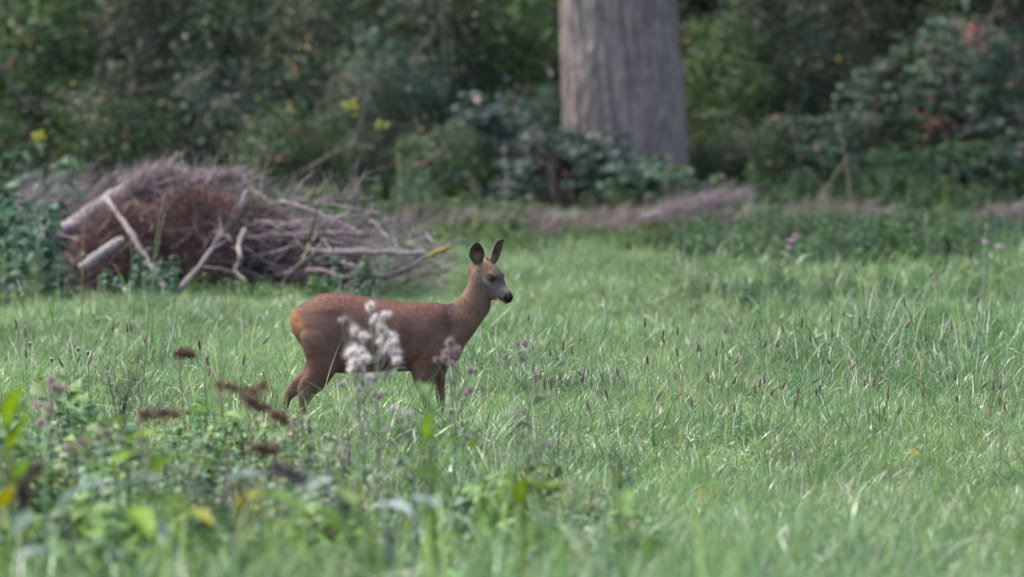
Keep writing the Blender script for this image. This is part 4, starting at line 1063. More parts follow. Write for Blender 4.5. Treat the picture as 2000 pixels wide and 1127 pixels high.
    hd = p - H0; A = hd @ F; B = hd @ U
    inh = (A > 0) & (B > -.12) & (A < .3)
    onear = Q2[fi, 0] >= len(V)
    flow = np.where(inh[:, None], -F[None] * 1.0 + U * -.1, np.array([-1, 0, -.45])[None])
    pxh = 780 + p[:, 0] / S; pyh = 878 - p[:, 2] / S
    nk = ((pxh > 890) & ~inh)[:, None]
    flow = np.where(nk, np.array([-.5, 0, -1.])[None], flow)
    lg = ((pyh > 715))[:, None]
    flow = np.where(lg, np.array([-.2, 0, -1.])[None], flow)
    flow = flow + .35 * RNG.normal(size=(n, 3))
    flow = unit(flow - nn * np.sum(flow * nn, 1, keepdims=True))
    dirn = unit(nn * (.42 + .25 * RNG.random((n, 1))) + flow)
    ln = .0115 * (.7 + .6 * RNG.random(n))
    ln = np.where(inh, ln * .65, ln); ln = np.where(inh & (A > .19), ln * .45, ln); ln = np.where(onear, .007, ln)
    ln = np.where((pyh > 760), ln * .6, ln)
    keep = np.ones(n, bool)
    for sg in (-1, 1):
        keep &= np.linalg.norm(p - hp(.1295, .018, sg * .045), axis=1) > .013
    keep &= ~((A > .226) & inh & (B > -.03))
    p, dirn, ln, cc, nn = p[keep], dirn[keep], ln[keep], cc[keep], nn[keep]; n = len(p)
    wv = unit(np.cross(dirn, nn + .4 * RNG.normal(size=(n, 3)))) * (.00055)
    bas = p - nn * .001
    tipc = cc * (.6 + 1.1 * RNG.random((n, 1)))
    v = np.stack([bas - wv, bas + wv, bas + dirn * ln[:, None]], 1).reshape(-1, 3)
    cl = np.stack([cc * .9, cc * .9, tipc], 1).reshape(-1, 3)
    f = mk('fur', v, np.arange(n * 3).reshape(-1, 3), M_HAIR, cl, root, smooth=True); f['kind'] = 'stuff'
    # eyes: dark moist ball, pale catch of sky comes from the light
    m, nt, N, L = new_mat('wet_black')
    pb = N('ShaderNodeBsdfPrincipled'); pb.inputs['Base Color'].default_value = (.006, .004, .004, 1); pb.inputs['Roughness'].default_value = .15; pb.inputs['Specular IOR Level'].default_value = .3
    o = N('ShaderNodeOutputMaterial'); L(pb.outputs[0], o.inputs[0])
    m2 = m.copy(); m2.name = 'nose_leather'; m2.node_tree.nodes['Principled BSDF'].inputs['Roughness'].default_value = .5
    th = np.linspace(0, math.pi, 13)
    for sg in (-1, 1):
        c0 = hp(.1295, .018, sg * .0352)
        R = [(c0 + Sd * sg * .0115 * -math.cos(t_), F * .0135 * math.sin(t_), U * .0108 * math.sin(t_), 1) for t_ in th[1:-1]]
        v, q, t = loft_rings(R, 18); mk('eye', v, [q, t], m, None, root)
        # eyelids: a fold above and below
        for up, rr, colr in ((1, .0024, (.03, .022, .02)), (-1, .0018, (.05, .038, .033))):
            pts = [c0 + Sd * sg * (.0085 - .004 * abs(s) ** 2) + F * .0145 * s + U * up * .0095 * (1 - s * s) ** .7 for s in np.linspace(-1, 1, 11)]
            v, q, t = tube_geo(pts, [rr * (1 - .5 * abs(s)) for s in np.linspace(-1, 1, 11)], 8); mk('eyelid', v, [q, t], M_FUR, np.tile(colr, (len(v), 1)), root)
    R = []
    for a_, t_, b_, w_ in [(.222, .013, -.020, .010), (.231, .0155, -.025, .0195), (.240, .0140, -.0275, .0215), (.248, .0095, -.0270, .0195), (.2545, .001, -.0225, .013), (.2565, -.005, -.018, .006)]:
        R.append((hp(a_, (t_ + b_) / 2, 0), Sd * w_, U * (t_ - b_) / 2, .9))
    v, q, t = loft_rings(R, 24); mk('nose', v, [q, t], m2, None, root)
    for sg in (-1, 1):
        c0 = hp(.251, -.005, sg * .011)
        R = [(c0 + (F * .8 + Sd * sg * .6) * .0035 * -math.cos(t_), (Sd * .8 - F * sg * .5) * .004 * math.sin(t_), U * .0028 * math.sin(t_), 1) for t_ in th[1:-1]]
        v, q, t = loft_rings(R, 10); mk('nostril', v, [q, t], m, None, root)
    return root
deer = build_deer()
# ================================================================== ribwort spikes
def spike_parts(seed, bend):
    r = np.random.default_rng(seed)
    v, q, t = tube_geo(smooth_path([(0, 0, 0), (bend * .3, 0, .17), (bend, .0, .335)], 8), .0012, 4); st = Acc(); st.add(v, q, t, (.10, .13, .05))
    d = unit(np.array([bend * .9, 0, .16])); b = np.array([bend, 0, .333]); pts = b + d * np.linspace(0, .045, 9)[:, None]
    rad = np.array([.002, .0048, .0056, .0058, .0056, .0052, .0046, .0036, .0012]); v, q, t = tube_geo(pts, rad, 9, seed, .35)
    hd = Acc(); hd.add(v, q, t, np.array([.15, .10, .07]) * (.5 + .9 * r.random((len(v), 1))))
    for k in range(60):                                       # dry bracts
        i = r.integers(0, 9); a = r.random() * 6.28; s = unit(np.cross(d, [math.cos(a), math.sin(a), .3])); c = pts[i] + s * rad[i] * .9
        hd.add([c, c + d * .003, c + s * .0025 + d * .004], None, [(0, 1, 2)], np.array([.22, .16, .11]) * (.5 + .8 * r.random()))
    return st.data('stem', M_STEM), hd.data('seed_head', M_STEM)
SP = [spike_parts(600 + k, b) for k, b in enumerate((.02, .06, .12, .19, -.04))]
def cropn(ox, oy, k, pts): return [(ox + a / k, oy + b / k) for a, b in pts]
heads = [('right', cropn(1000, 440, 3.522, [(675, 445), (797, 632), (920, 668), (1010, 745), (1027, 770), (1145, 722), (1207, 780), (1205, 870), (1280, 838), (1353, 840), (1383, 715), (1355, 360), (1420, 870), (1450, 930), (1475, 820), (1600, 682), (1665, 815), (320, 825), (322, 870), (485, 860), (92, 635), (197, 978), (188, 1030), (383, 1035), (253, 1090), (747, 1005), (975, 920), (1177, 1038), (1398, 1050), (1670, 1085), (1290, 430), (1168, 435), (1520, 400), (1545, 440)])),
         ('mound', cropn(1500, 440, 3.522, [(722, 210), (765, 220), (750, 295), (323, 340), (632, 335), (985, 330), (1200, 255), (1237, 250), (1104, 345), (1172, 350), (1128, 370), (1250, 420), (1037, 440), (965, 525), (733, 595), (510, 600), (437, 638), (1035, 615), (603, 658), (872, 652), (1283, 685), (1508, 670), (230, 660), (183, 700), (700, 660), (310, 760), (893, 755), (1082, 768), (485, 910), (790, 950), (400, 965), (827, 1000), (22, 1055), (45, 910), (700, 1080), (345, 1112), (1287, 1038), (1230, 1072), (1530, 1100), (12, 810), (430, 738)])),
         ('mound', cropn(1500, 720, 2.77, [(548, 75), (637, 135), (18, 52), (107, 170), (967, 68), (1010, 40), (1043, 138), (1204, 90), (1258, 145), (1255, 200), (1357, 240), (865, 132), (587, 197), (273, 100), (125, 95), (1362, 300)])),
         ('right', cropn(1000, 720, 2.77, [(197, 80), (300, 40), (148, 45), (357, 45), (587, 18), (592, 133), (963, 130), (1100, 45), (1285, 103), (1315, 77), (1215, 212), (1025, 180), (498, 200), (628, 140), (1377, 112)])),
         ('left', cropn(0, 560, 3.756, [(205, 335), (182, 270), (487, 525), (533, 540), (632, 540), (1003, 385), (1010, 525), (1525, 420), (1655, 390), (1493, 527), (1753, 540), (1703, 545), (1500, 630), (1425, 708), (795, 300), (190, 487), (1020, 290), (940, 300)]))]
LB = {'right': 'brown ribwort seed spike on a thin stalk in the open grass right of the deer', 'mound': 'brown ribwort seed spike on a thin stalk at the right side of the meadow', 'left': 'brown ribwort seed spike on a thin stalk in the grass left of the deer'}
rs = np.random.default_rng(610)
for side, pts in heads:
    for px, py in pts:
        s = rs.uniform(.85, 1.25); hh = .355 * s
        y = 12690 * (CAM_H - hh) / (py + 137 + 0.0); y = min(y, 43)
        hgt = P(px, py, y)[2]; s = hgt / .355
        x = P(px, py, y)[0]; m = SP[rs.integers(5)]; rz = rs.random() * 6.28
        z0 = terrf(x, y); e = empty('ribwort_stalk', (x, y, z0), rz, LB[side], 'seed head', 'ribwort seed spikes in the meadow'); e.scale = (1, 1, (hgt - z0) / .355)
        e.rotation_euler = (0, 0, rz); link('stem', m[0], e); link('seed_head', m[1], e)

# ================================================================== grass culms that stand above the rest
def culm(name, label, pts, y, head_from, col, hcol, group=None, rad=.0022, hw=.010, seed=0, cat='grass stalk', dens=90):
    r = np.random.default_rng(seed); W = smooth_path([P(a, b, y) for a, b in pts], 18); W[0][2] = min(W[0][2], terrf(W[0][0], y))
    o = W[0].copy(); e = empty(name, tuple(o), 0, label, cat, group)
    v, q, t = tube_geo(W - o, np.linspace(rad, rad * .5, 18), 5); mk('stem', v, [q, t], M_STEM, np.tile(col, (len(v), 1)), e)
    A = Acc(); k0 = int(head_from * 17); seg = W[k0:] - o
    for k in range(dens):
        f = r.random() * (len(seg) - 1); i = int(f); i2 = min(i + 1, len(seg) - 1); c = seg[i] + (seg[i2] - seg[i]) * (f - i); tp = 1 - .6 * f / max(1, len(seg) - 1)
        d = unit(seg[i2] - seg[max(0, i - 1)] if i2 != i else np.array([0, 0, 1.])) + .7 * r.normal(size=3); d = unit(d); s = unit(np.cross(d, r.normal(size=3)))
        A.add([c, c + d * hw * tp + s * .0018, c + d * hw * 1.9 * tp, c + d * hw * tp - s * .0018], [(0, 1, 2, 3)], None, np.array(hcol) * (.6 + .8 * r.random()))
    A.obj('seed_head', M_STRAW, e)['kind'] = 'stuff'
    return e
culm('grass_culm', 'tall pale green grass stalk with a ripe head before the brown brushwood', [(298, 600), (300, 520), (310, 430), (322, 378)], 36.5, .35, (.14, .17, .08), (.24, .26, .14), 'tall grass stalks', .0026, .012, 1)
culm('grass_culm', 'second grass stalk beside the tall pale one, a little shorter', [(296, 600), (303, 520), (312, 460), (322, 418)], 36.6, .45, (.14, .17, .08), (.24, .26, .14), 'tall grass stalks', .002, .011, 2)
culm('grass_culm', 'thin yellowish grass stalk before the left log', [(160, 560), (161, 500), (166, 430), (178, 384), (192, 376)], 37, .1, (.24, .17, .06), (.30, .21, .09), 'tall grass stalks', .0022, .006, 3)
culm('grass_culm', 'knobbly green grass stalk before the short round log', [(262, 560), (258, 500), (254, 455)], 36.8, .3, (.14, .16, .07), (.22, .23, .12), 'tall grass stalks', .002, .011, 4)
culm('grass_culm', 'green grass stalk rising from the nettles at the left', [(112, 580), (115, 530), (118, 482)], 37.3, .35, (.12, .17, .08), (.2, .24, .13), 'tall grass stalks', .002, .01, 5)
culm('grass_culm', 'short white-tipped grass stalk at the far left edge', [(55, 620), (45, 580), (34, 548)], 36, .55, (.2, .24, .16), (.5, .5, .42), 'tall grass stalks', .002, .010, 6)
culm('grass_culm', 'tall dark grass stalk crossing the meadow left of the deer', [(275, 800), (282, 720), (289, 640), (293, 585)], 29.5, .75, (.06, .085, .045), (.1, .12, .06), 'tall grass stalks', .0022, .007, 7, dens=30)
culm('grass_culm', 'pale straw stalk standing before the bramble thicket at right', [(1662, 400), (1655, 330), (1642, 260), (1628, 205)], 50, .55, (.24, .20, .15), (.2, .18, .13), 'tall grass stalks', .006, .016, 8)
culm('grass_culm', 'pale dead stalk before the right foot of the big trunk', [(1297, 450), (1300, 390), (1305, 300)], 50.5, .8, (.19, .145, .125), (.2, .16, .13), 'tall grass stalks', .008, .012, 9, dens=20)
culm('grass_culm', 'pale upright stalk in the shrubs left of the big trunk', [(990, 420), (988, 340), (985, 275)], 51, .7, (.2, .18, .14), (.3, .27, .2), 'tall grass stalks', .006, .012, 10, dens=30)
culm('grass_culm', 'light green stalk beside the shrubs above the pile right end', [(790, 430), (783, 380), (778, 300)], 50, .6, (.22, .24, .15), (.24, .26, .15), 'tall grass stalks', .006, .02, 11)
culm('grass_culm', 'slender grass stalk leaning right in front of the deer chest', [(950, 778), (970, 720), (985, 660), (990, 612)], 28.8, .80, (.10, .13, .06), (.18, .11, .08), 'tall grass stalks', .0013, .006, 12, dens=60)
culm('grass_culm', 'thin grass stalk below the deer belly', [(748, 800), (751, 760), (755, 730)], 28.8, .5, (.11, .12, .06), (.15, .1, .08), 'tall grass stalks', .0012, .005, 13, dens=30)
culm('grass_culm', 'straw-coloured oat-like head in the middle of the far meadow', [(1275, 700), (1278, 650), (1283, 610)], 34.5, .75, (.28, .29, .18), (.5, .45, .33), 'tall grass stalks', .0014, .012, 14, dens=60)
culm('grass_culm', 'second straw-coloured head right of the oat-like one', [(1350, 700), (1354, 650), (1357, 612)], 34.4, .72, (.28, .29, .18), (.5, .45, .33), 'tall grass stalks', .0014, .009, 15, dens=60)
culm('grass_culm', 'grey-green reed stalk standing at the far right of the meadow', [(1922, 570), (1922, 500), (1926, 440)], 38.5, .85, (.2, .26, .2), (.2, .16, .12), 'tall grass stalks', .004, .008, 16, dens=30)
culm('grass_culm', 'bent straw stalk above the windrow, right of its sweeping twigs', [(1478, 440), (1470, 400), (1462, 370)], 47, .3, (.28, .3, .16), (.3, .3, .18), 'tall grass stalks', .004, .016, 17)
culm('grass_culm', 'leaning bare stem in the shade right of the trunk', [(1470, 320), (1458, 285), (1447, 250)], 52, .9, (.16, .13, .12), (.16, .13, .12), 'tall grass stalks', .005, .01, 18, dens=8)

# ================================================================== fluffy thistle heads in front of the deer
def thistle(label, base_px, y, tops, seed, fl=1.0, col=(.72, .65, .61)):
    """tops: (px, py, radius px) of the fluffy heads"""
    r = np.random.default_rng(seed); k = FPX / y; bx = X_at(base_px, y); b = np.array([bx, y, terrf(bx, y)])
    e = empty('thistle', tuple(b), 0, label, 'thistle', 'fading thistles before the deer')
    tops = [t_ for q_ in tops for t_ in ([q_] + ([(q_[0] + r.normal() * q_[2] * .9, q_[1] + r.normal() * q_[2] * .8, q_[2] * .65)] if r.random() < .6 else []))]; main_top = P(*tops[0][:2], y)
    W = smooth_path([b, (b + main_top) / 2 + [.02, 0, 0], main_top], 14)
    v, q, t = tube_geo(W - b, np.linspace(.005, .002, 14), 6); mk('stem', v, [q, t], M_STEM, np.tile((.12, .13, .09), (len(v), 1)), e)
    for n_, (px, py, rp_) in enumerate(tops):
        c = P(px, py, y + r.normal() * .06)
        if n_:
            i = int(np.clip(14 * (c[2] - .12 - b[2]) / (main_top[2] - b[2]), 2, 12)); pts = smooth_path([W[i], (W[i] + c) / 2 + [0, 0, -.02], c], 6) - b
            v, q, t = tube_geo(pts, np.linspace(.0025, .0015, 6), 5); mk('side_stem', v, [q, t], M_STEM, np.tile((.13, .13, .10), (len(v), 1)), e)
        R = rp_ / k; A = Acc(); nn = 420; rx = r.uniform(.75, 1.35)
        d = unit(r.normal(size=(nn, 3)) * [rx, 1, 1] + [r.normal() * .5, 0, .5]); L = R * (.35 + 1.45 * r.random((nn, 1)) ** 1.7) ; s = unit(np.cross(d, r.normal(size=(nn, 3)))) * .0009
        p0 = c - b + d * R * .12; v = np.stack([p0 - s, p0 + s, p0 + d * L + r.normal(size=(nn, 3)) * R * .15], 1).reshape(-1, 3)
        cc = np.repeat(np.array(col) * (.55 + .6 * r.random((nn, 1))), 3, 0); A.add(v, None, np.arange(nn * 3).reshape(-1, 3), cc)
        A.obj('fluff', M_FLUFF, e)
        v, q, t = tube_geo(np.array([c - b + [0, 0, -R * .55], c - b + [0, 0, -R * .2], c - b + [0, 0, R * .15]]), [.003, R * .32, R * .2], 7); mk('bud', v, [q, t], M_STEM, np.tile((.16, .10, .09), (len(v), 1)), e)
    A = Acc()
    for k_ in range(9):
        i = 1 + k_; a = k_ * 2.4; d = np.array([math.cos(a), math.sin(a) * .6, .35]); c = W[i] - b
        leaf_cloud(np.array([c + d * (.05 + .03 * j) for j in range(3)]), np.tile([0, -.3, 1.], (3, 1)), .07, [(.09, .11, .075), (.12, .13, .09)], seed + k_, acc=A, asp=.3)
    A.obj('leaves', M_LEAF, e)
    return e
thistle('thistle with a tall pinkish-white cluster of fluffy heads before the deer flank', 735, 25.2,
        [(722, 598, 9), (731, 622, 9), (749, 616, 9), (745, 645, 12), (752, 660, 13), (765, 658, 10), (758, 678, 13), (770, 692, 13), (776, 705, 9), (742, 668, 9), (738, 634, 8)], 700)
thistle('thistle with the roundest white fluffy heads, overlapping the deer thigh', 700, 25.0,
        [(705, 660, 14), (696, 685, 14), (684, 692, 13), (688, 706, 12), (708, 704, 12), (690, 722, 10), (720, 738, 9), (716, 700, 9)], 710)
thistle('greyish faded thistle before the lower belly of the deer', 712, 25.4, [(676, 625, 8), (692, 640, 7), (728, 740, 9), (700, 760, 10), (668, 752, 8), (745, 770, 8)], 720, 1, (.42, .36, .35))
thistle('dull mauve thistle in front of the deer chest and foreleg', 880, 25.8, [(879, 668, 9), (890, 686, 10), (872, 690, 9), (882, 712, 8), (868, 700, 7), (918, 724, 9), (919, 762, 9)], 730, 1, (.34, .25, .25))
thistle('small faded thistle right of the deer forelegs', 1020, 25.2, [(1024, 672, 8), (1018, 700, 6), (1046, 735, 6), (988, 700, 6)], 740, 1, (.28, .22, .21))
thistle('pale fluffy thistle low at the left, near the brown dock heads', 120, 24.6, [(95, 800, 12), (78, 828, 10), (118, 760, 11), (100, 745, 11), (70, 790, 8)], 750, 1, (.42, .31, .29))
thistle('short thistle with one white head below the deer belly', 800, 24.2, [(797, 812, 11), (765, 800, 7), (828, 838, 6)], 760, 1, (.5, .44, .42))
thistle('faded brownish thistle in the lower left weeds', 180, 22.6, [(160, 866, 14), (140, 876, 10), (205, 845, 9)], 770, 1, (.30, .22, .18))

# ================================================================== docks: rusty seed heads and broad leaves
def big_leaf(b, tip, wid, col, seed, up=(0, -.3, 1), curl=.25):
    r = np.random.default_rng(seed); b = np.asarray(b, float); tip = np.asarray(tip, float); ax = tip - b; L = np.linalg.norm(ax)
    sd = unit(np.cross(ax, up)); nn = unit(np.cross(sd, ax)); m = 12; v = []; c = []
    for i in range(m):
        t = i / (m - 1); w_ = wid * math.sin(math.pi * min(1, t * 1.02 + .03) ** .8) ** .8 * (1 + .1 * math.sin(t * 22 + seed)); mid = b + ax * t + nn * L * (curl * (t - t * t) * 1.2)
        for u in (-1, -.5, 0, .5, 1):
            v.append(mid + sd * w_ * u + nn * (w_ * .28 * u * u + .006 * math.sin(t * 18 + u * 3 + seed)))
            g = (1.25 if u == 0 else 1) * (.9 + .2 * r.random()); c.append(np.array(col) * g)
    q = [(i * 5 + j, i * 5 + j + 1, i * 5 + j + 6, i * 5 + j + 5) for i in range(m - 1) for j in range(4)]
    return np.array(v), q, np.array(c)
def leafy_plant(name, label, cat, group, base_px, y, leaves, seed):
    """leaves: (px0,py0, px1,py1, width px, colour)"""
    bx = X_at(base_px, y); b = np.array([bx, y, terrf(bx, y)]); e = empty(name, tuple(b), 0, label, cat, group); k = FPX / y; r = np.random.default_rng(seed)
    for n_, (x0, y0, x1, y1, w_, col) in enumerate(leaves):
        p0 = P(x0, y0, y + r.normal() * .08); p1 = P(x1, y1, y + r.normal() * .12 - .05)
        pts = smooth_path([b, (b + p0) / 2 + [0, 0, .05], p0], 7) - b; v, q, t = tube_geo(pts, np.linspace(.006, .0035, 7), 5)
        v2, q2, c2 = big_leaf(p0 - b, p1 - b, w_ / k / 2, col, seed + n_)
        A = Acc(); A.add(v, q, t, np.array(col) * .8); A.add(v2, q2, None, c2); A.obj('leaf', M_LEAF, e)
    return e
Y1 = (.11, .18, .02); Y2 = (.20, .19, .015); Y3 = (.085, .155, .03); B1 = (.14, .19, .155); B2 = (.085, .135, .09); W1 = (.19, .23, .215)
FG = 'broad-leaved plants in the blurred foreground'
leafy_plant('dock', 'yellow-green plant with a long upright leaf, in front of the deer forelegs', 'plant', FG, 850, 21.6, [(833, 860, 846, 795, 26, Y1), (815, 770, 850, 752, 26, (.12, .19, .06)), (840, 790, 815, 745, 22, (.12, .19, .06)), (850, 870, 945, 880, 26, Y1), (790, 912, 885, 965, 34, Y3)], 800)
leafy_plant('dock', 'bright yellow-green broad leaves low in the middle of the foreground', 'plant', FG, 1040, 20.4, [(1015, 985, 1025, 930, 34, Y1), (1020, 975, 1105, 948, 40, Y1), (1060, 985, 1130, 975, 26, Y3), (1000, 960, 1060, 945, 24, Y1)], 810)
leafy_plant('dock', 'large grey-green and yellow leaves at the lower left corner', 'plant', FG, 190, 19.6, [(120, 985, 210, 945, 52, B1), (230, 960, 320, 935, 50, B2), (260, 990, 300, 1060, 44, Y1), (300, 975, 375, 1000, 34, Y1), (290, 1010, 345, 1090, 36, W1), (360, 1000, 420, 1030, 34, Y2), (210, 1000, 150, 1040, 36, Y3)], 820)
leafy_plant('dock', 'yellow-green leaves with a silvery one, left of the lower middle', 'plant', FG, 470, 20.1, [(460, 985, 530, 962, 30, Y2), (440, 940, 520, 930, 34, W1), (480, 1010, 475, 960, 26, Y2), (400, 975, 445, 1040, 30, Y3), (520, 960, 600, 1010, 34, Y3)], 830)
leafy_plant('dock', 'plant with pale silvery undersides below the deer', 'plant', FG, 790, 20.2, [(745, 985, 810, 1010, 34, W1), (815, 975, 860, 1000, 40, W1), (640, 940, 600, 965, 36, W1), (660, 960, 700, 1000, 36, Y3), (630, 1010, 690, 1060, 36, Y1)], 840)
leafy_plant('dock', 'bright green leaves at the far left edge of the foreground', 'plant', FG, 30, 21.0, [(10, 830, 50, 760, 34, Y1), (20, 880, 60, 810, 40, Y1), (0, 1000, 30, 950, 40, Y2), (30, 960, 60, 900, 34, Y3), (60, 935, 110, 940, 26, Y2)], 850)
leafy_plant('dock', 'fresh green bushy leaves left of the brown dock heads', 'plant', FG, 260, 22.0, [(220, 905, 280, 885, 36, Y1), (250, 860, 310, 850, 26, Y1), (170, 910, 235, 930, 40, Y3), (300, 930, 340, 895, 40, Y3), (340, 890, 400, 910, 34, Y3), (240, 830, 200, 815, 24, Y1)], 860)
leafy_plant('dock', 'single yellow-green leaves in the grass right of the middle', 'plant', FG, 1225, 20.0, [(1222, 1010, 1228, 960, 30, Y3), (1203, 950, 1207, 920, 14, Y1), (1260, 1090, 1280, 1050, 30, Y3)], 870)
leafy_plant('dock', 'blue-green blades of a plant at the lower left, half under the big leaves', 'plant', FG, 90, 19.2, [(60, 1000, 20, 1060, 40, B2), (80, 1010, 140, 1060, 40, B2), (30, 1090, 100, 1075, 34, W1), (170, 1060, 250, 1110, 44, B2)], 880)
def dock_head(label, base_px, y, pts, seed, wid=.020, col=(.145, .072, .056)):
    r = np.random.default_rng(seed); bx = X_at(base_px, y); b = np.array([bx, y, terrf(bx, y)]); e = empty('dock_stalk', tuple(b), 0, label, 'seed head', 'rusty dock stalks in the foreground')
    W = smooth_path([P(a, c, y) for a, c in pts], 14); full = smooth_path([b, (b * .6 + W[0] * .4) + [0, 0, .05], W[0]], 8)
    v, q, t = tube_geo(full - b, np.linspace(.006, .004, 8), 6); mk('stem', v, [q, t], M_STEM, np.tile((.17, .12, .07), (len(v), 1)), e)
    A = Acc(); v, q, t = tube_geo(W - b, .002, 5); A.add(v, q, t, col)
    n = 900; i = r.random(n) * 12.99; i0 = i.astype(int); c = W[i0] + (W[i0 + 1] - W[i0]) * (i - i0)[:, None] - b
    off = r.normal(size=(n, 3)) * wid * (.6 + .5 * np.sin(i * 1.4))[:, None]
    leaf_cloud(c + off, r.normal(size=(n, 3)), .009, [col, np.array(col) * 1.5, np.array(col) * .7], seed, acc=A, asp=.8)
    A.obj('seed_head', M_STRAW, e)['kind'] = 'stuff'
dock_head('rusty brown dock head hanging level left of the deer hind leg', 470, 23.6, [(425, 746), (450, 755), (480, 766), (505, 762), (520, 745)], 900, .018)
dock_head('long rusty dock head at the left, lower than the others', 300, 23.0, [(272, 805), (295, 812), (325, 806), (350, 812)], 910, .018)
dock_head('short rusty dock head drooping below the level one', 490, 23.4, [(482, 775), (500, 792), (525, 796)], 920, .014)
dock_head('small rusty dock head before the hock of the deer', 545, 23.3, [(532, 806), (548, 815), (560, 826)], 930, .012)
dock_head('far small brown dock head in the grass left of the deer', 370, 26.5, [(348, 692), (362, 690), (380, 694)], 940, .012)
dock_head('dark brown dock head low at the left of centre', 520, 21.8, [(500, 873), (520, 880), (540, 880)], 950, .012)
dock_head('blackish purple seed head at the lower left edge', 40, 20.5, [(42, 940), (44, 985), (40, 1040)], 960, .014, (.05, .03, .04))
dock_head('purple-brown seed heads over the silvery leaves at lower left', 560, 20.8, [(540, 915), (560, 920), (585, 935), (600, 945)], 970, .012, (.09, .06, .075))
dock_head('dull brown seed head left of the big grey-green leaves', 90, 21.2, [(8, 925), (40, 930), (70, 915), (85, 905)], 980, .012, (.14, .10, .10))
dock_head('dull brown seed head in the lower middle grass', 690, 20.4, [(665, 990), (685, 985), (705, 985)], 990, .010, (.13, .09, .08))

# ================================================================== small flowers
def flower(name, label, px, py, y, kind, group, seed, cat='flower'):
    r = np.random.default_rng(seed); top = P(px, py, y); b = np.array([top[0] + r.normal() * .03, y, 0]); b[2] = terrf(b[0], y); k = FPX / y
    e = empty(name, tuple(b), 0, label, cat, group)
    W = smooth_path([b, (b + top) / 2 + [.01, 0, 0], top], 8); v, q, t = tube_geo(W - b, np.linspace(.0018, .0012, 8), 5); mk('stem', v, [q, t], M_STEM, np.tile((.09, .12, .06), (len(v), 1)), e)
    c = top - b
    if kind == 'knap':
        v, q, t = tube_geo(np.array([c + [0, 0, -.006], c, c + [0, 0, .008], c + [0, 0, .014]]), [.002, .0065, .006, .003], 9); mk('bud', v, [q, t], M_STEM, np.tile((.09, .055, .045), (len(v), 1)), e)
        A = Acc(); n = 60; d = unit(r.normal(size=(n, 3)) * [1, 1, .4] + [0, 0, .9]); s = unit(np.cross(d, r.normal(size=(n, 3)))) * .0012; p0 = c + [0, 0, .01] + 0 * d
        A.add(np.stack([p0 - s, p0 + s, p0 + d * .014], 1).reshape(-1, 3), None, np.arange(n * 3).reshape(-1, 3), (.50, .30, .56)); A.obj('petals', M_FLUFF, e)
    elif kind == 'umbel':
        A = Acc(); B = Acc()
        for j in range(9):
            o = np.array([r.normal() * .035, r.normal() * .03, r.normal() * .028]); v, q, t = tube_geo(np.array([c - [0, 0, .06], c + o]), .0012, 4); B.add(v, q, t, (.12, .15, .05))
            n = 26; pp = c + o + unit(r.normal(size=(n, 3))) * [.016, .016, .008]; leaf_cloud(pp, np.tile([0, -.4, 1.], (n, 1)), .014, [(.50, .47, .07), (.42, .42, .08)], seed + j, acc=A, asp=.8)
        A.obj('petals', M_FLUFF, e); B.obj('side_stem', M_STEM, e)
    else:
        A = Acc(); n = 12; a = np.arange(n) / n * 6.28; d = np.stack([np.cos(a), np.sin(a), .2 + 0 * a], 1)
        col = (.62, .35, .02) if kind == 'gold' else ((.45, .24, .38) if kind == 'pink' else (.5, .5, .45)); L = .013 if kind != 'gold' else .007
        leaf_cloud(c + d * L, np.tile([0, -.7, .7], (n, 1)) + d * .3, L * 1.8, [col], seed, acc=A, asp=.6, jit=.1); A.obj('petals', M_FLUFF, e)
    return e
KG = 'purple knapweed flowers at the left'
for a in [(59, 675, 'leftmost purple knapweed flower in the left meadow'), (101, 705, 'closed knapweed head between the leftmost purple flower and the pair'), (153, 685, 'left flower of the pair of purple knapweeds'), (172, 692, 'right flower of the pair of purple knapweeds'), (161, 772, 'lowest small purple knapweed flower at the left')]:
    flower('knapweed', a[2], a[0], a[1], 31.0, 'knap', KG, int(a[0]))
YG = 'yellow flowers at the wood edge'
flower('yellow_flower', 'bright yellow flower cluster standing out before the dark shrubs', 678, 208, 50.5, 'umbel', YG, 21)
flower('yellow_flower', 'smaller dull yellow flower cluster right of the bright one', 748, 246, 51, 'umbel', YG, 22).scale = (.7, .7, 1)
flower('yellow_flower', 'pale yellow flower cluster at the upper left of the brush pile', 78, 270, 50, 'umbel', YG, 23).scale = (.8, .8, 1)
PG = 'pink flowers in the far weeds'
for k, (px, py, lb) in enumerate([(1545, 470, 'largest pink flower in the weed bank at right'), (1553, 461, 'small pink flower touching the largest one'), (1543, 483, 'lower pink flower under the largest one'), (1952, 481, 'pink flower near the right edge of the weed bank'), (1925, 473, 'faint pink flower left of the one near the right edge'), (1410, 345, 'lone pink flower right of the big trunk'), (515, 288, 'pinkish white flower behind the brush pile')]):
    flower('pink_flower', lb, px, py, 44 if py > 400 else 52, 'pink', PG, 40 + k).scale = (2, 2, 1) if 0 else (1, 1, 1)
flower('orange_flower', 'orange flower in the blurred grass right of centre', 1372, 966, 20.6, 'gold', 'orange flowers in the foreground', 61)
flower('orange_flower', 'orange flower in the weeds at the left foreground', 288, 843, 22.4, 'gold', 'orange flowers in the foreground', 62)
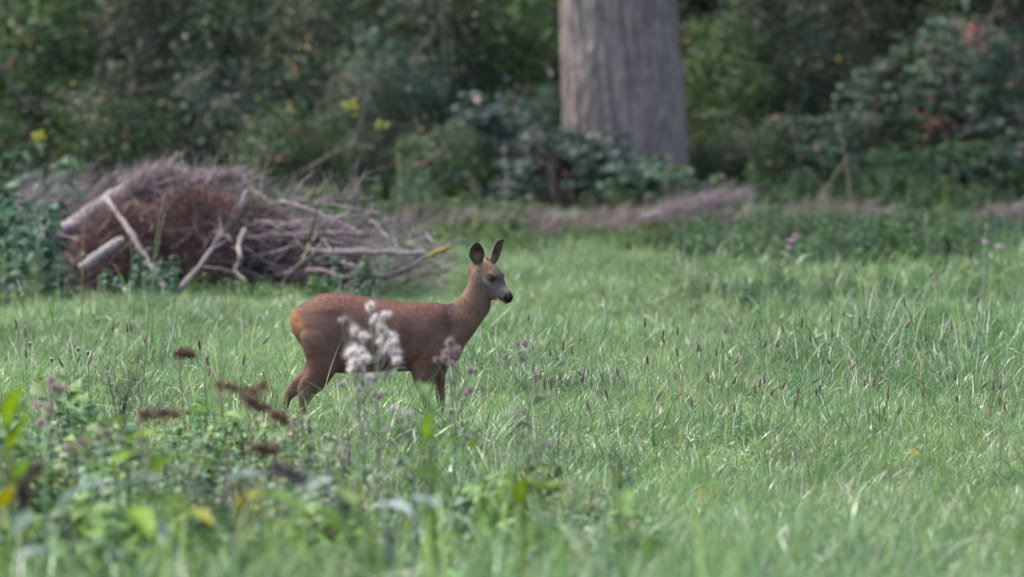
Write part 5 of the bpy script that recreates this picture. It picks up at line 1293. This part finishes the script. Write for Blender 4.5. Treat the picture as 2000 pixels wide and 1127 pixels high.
flower('orange_flower', 'tiny orange flower at the right of the foreground grass', 1783, 886, 22.0, 'gold', 'orange flowers in the foreground', 63)

# ---- the dark branching weed left of the deer
def wiry(label, px, y, w_px, h_px, seed, col, n=16, name='bushy_weed'):
    r = np.random.default_rng(seed); x = X_at(px, y); b = np.array([x, y, terrf(x, y)]); k = FPX / y; e = empty(name, tuple(b), 0, label, 'weed', 'wiry weeds in the meadow'); A = Acc(); Q = Acc(); H = h_px / k; Wd = w_px / k
    for i in range(n):
        tx = (r.random() - .5) * Wd; ty = (r.random() - .5) * Wd * .6; tz = H * (.55 + .45 * r.random()); tip = np.array([tx, ty, tz]); pts = smooth_path([(0, 0, 0), (tx * .25, ty * .3, tz * .55), tip], 8)
        v, q, t = tube_geo(pts, np.linspace(.0018, .0009, 8), 4); A.add(v, q, t, np.array(col) * (.8 + .5 * r.random()))
        for j in range(10):
            i2 = r.integers(3, 8); s = pts[min(i2, 7)]; d = unit(r.normal(size=3) + [tx * 4, 0, 1.0]) * (.02 + .03 * r.random()); v, q, t = tube_geo(np.array([s, s + d * .5 + r.normal(size=3) * .003, s + d]), .0009, 3); A.add(v, q, t, np.array(col) * (.8 + .5 * r.random()))
            leaf_cloud(np.array([s + d]), np.array([[0, -.5, 1.]]), .010, [np.array(col) * 1.3], seed + i * 10 + j, acc=Q, asp=.5)
    A.obj('stem', M_STEM, e)['kind'] = 'stuff'; Q.obj('leaves', M_LEAF, e)['kind'] = 'stuff'; return e
wiry('dark wiry branching weed in the grass left of the deer', 232, 28.8, 85, 205, 1001, (.055, .06, .035), 22)
wiry('dark bushy weed in the grass right of the middle, below the sedge tuft', 1215, 26.6, 60, 160, 1002, (.07, .09, .05), 22)
wiry('faint grey-green weed right of the deer forelegs', 1040, 25.6, 70, 250, 1003, (.12, .14, .09), 14)
wiry('grey-green weed at the left of the deer hind leg', 470, 25.0, 160, 200, 1004, (.09, .12, .06), 26)
wiry('small dark weed at the far left below the knapweeds', 60, 27.5, 80, 150, 1005, (.08, .09, .05), 14)
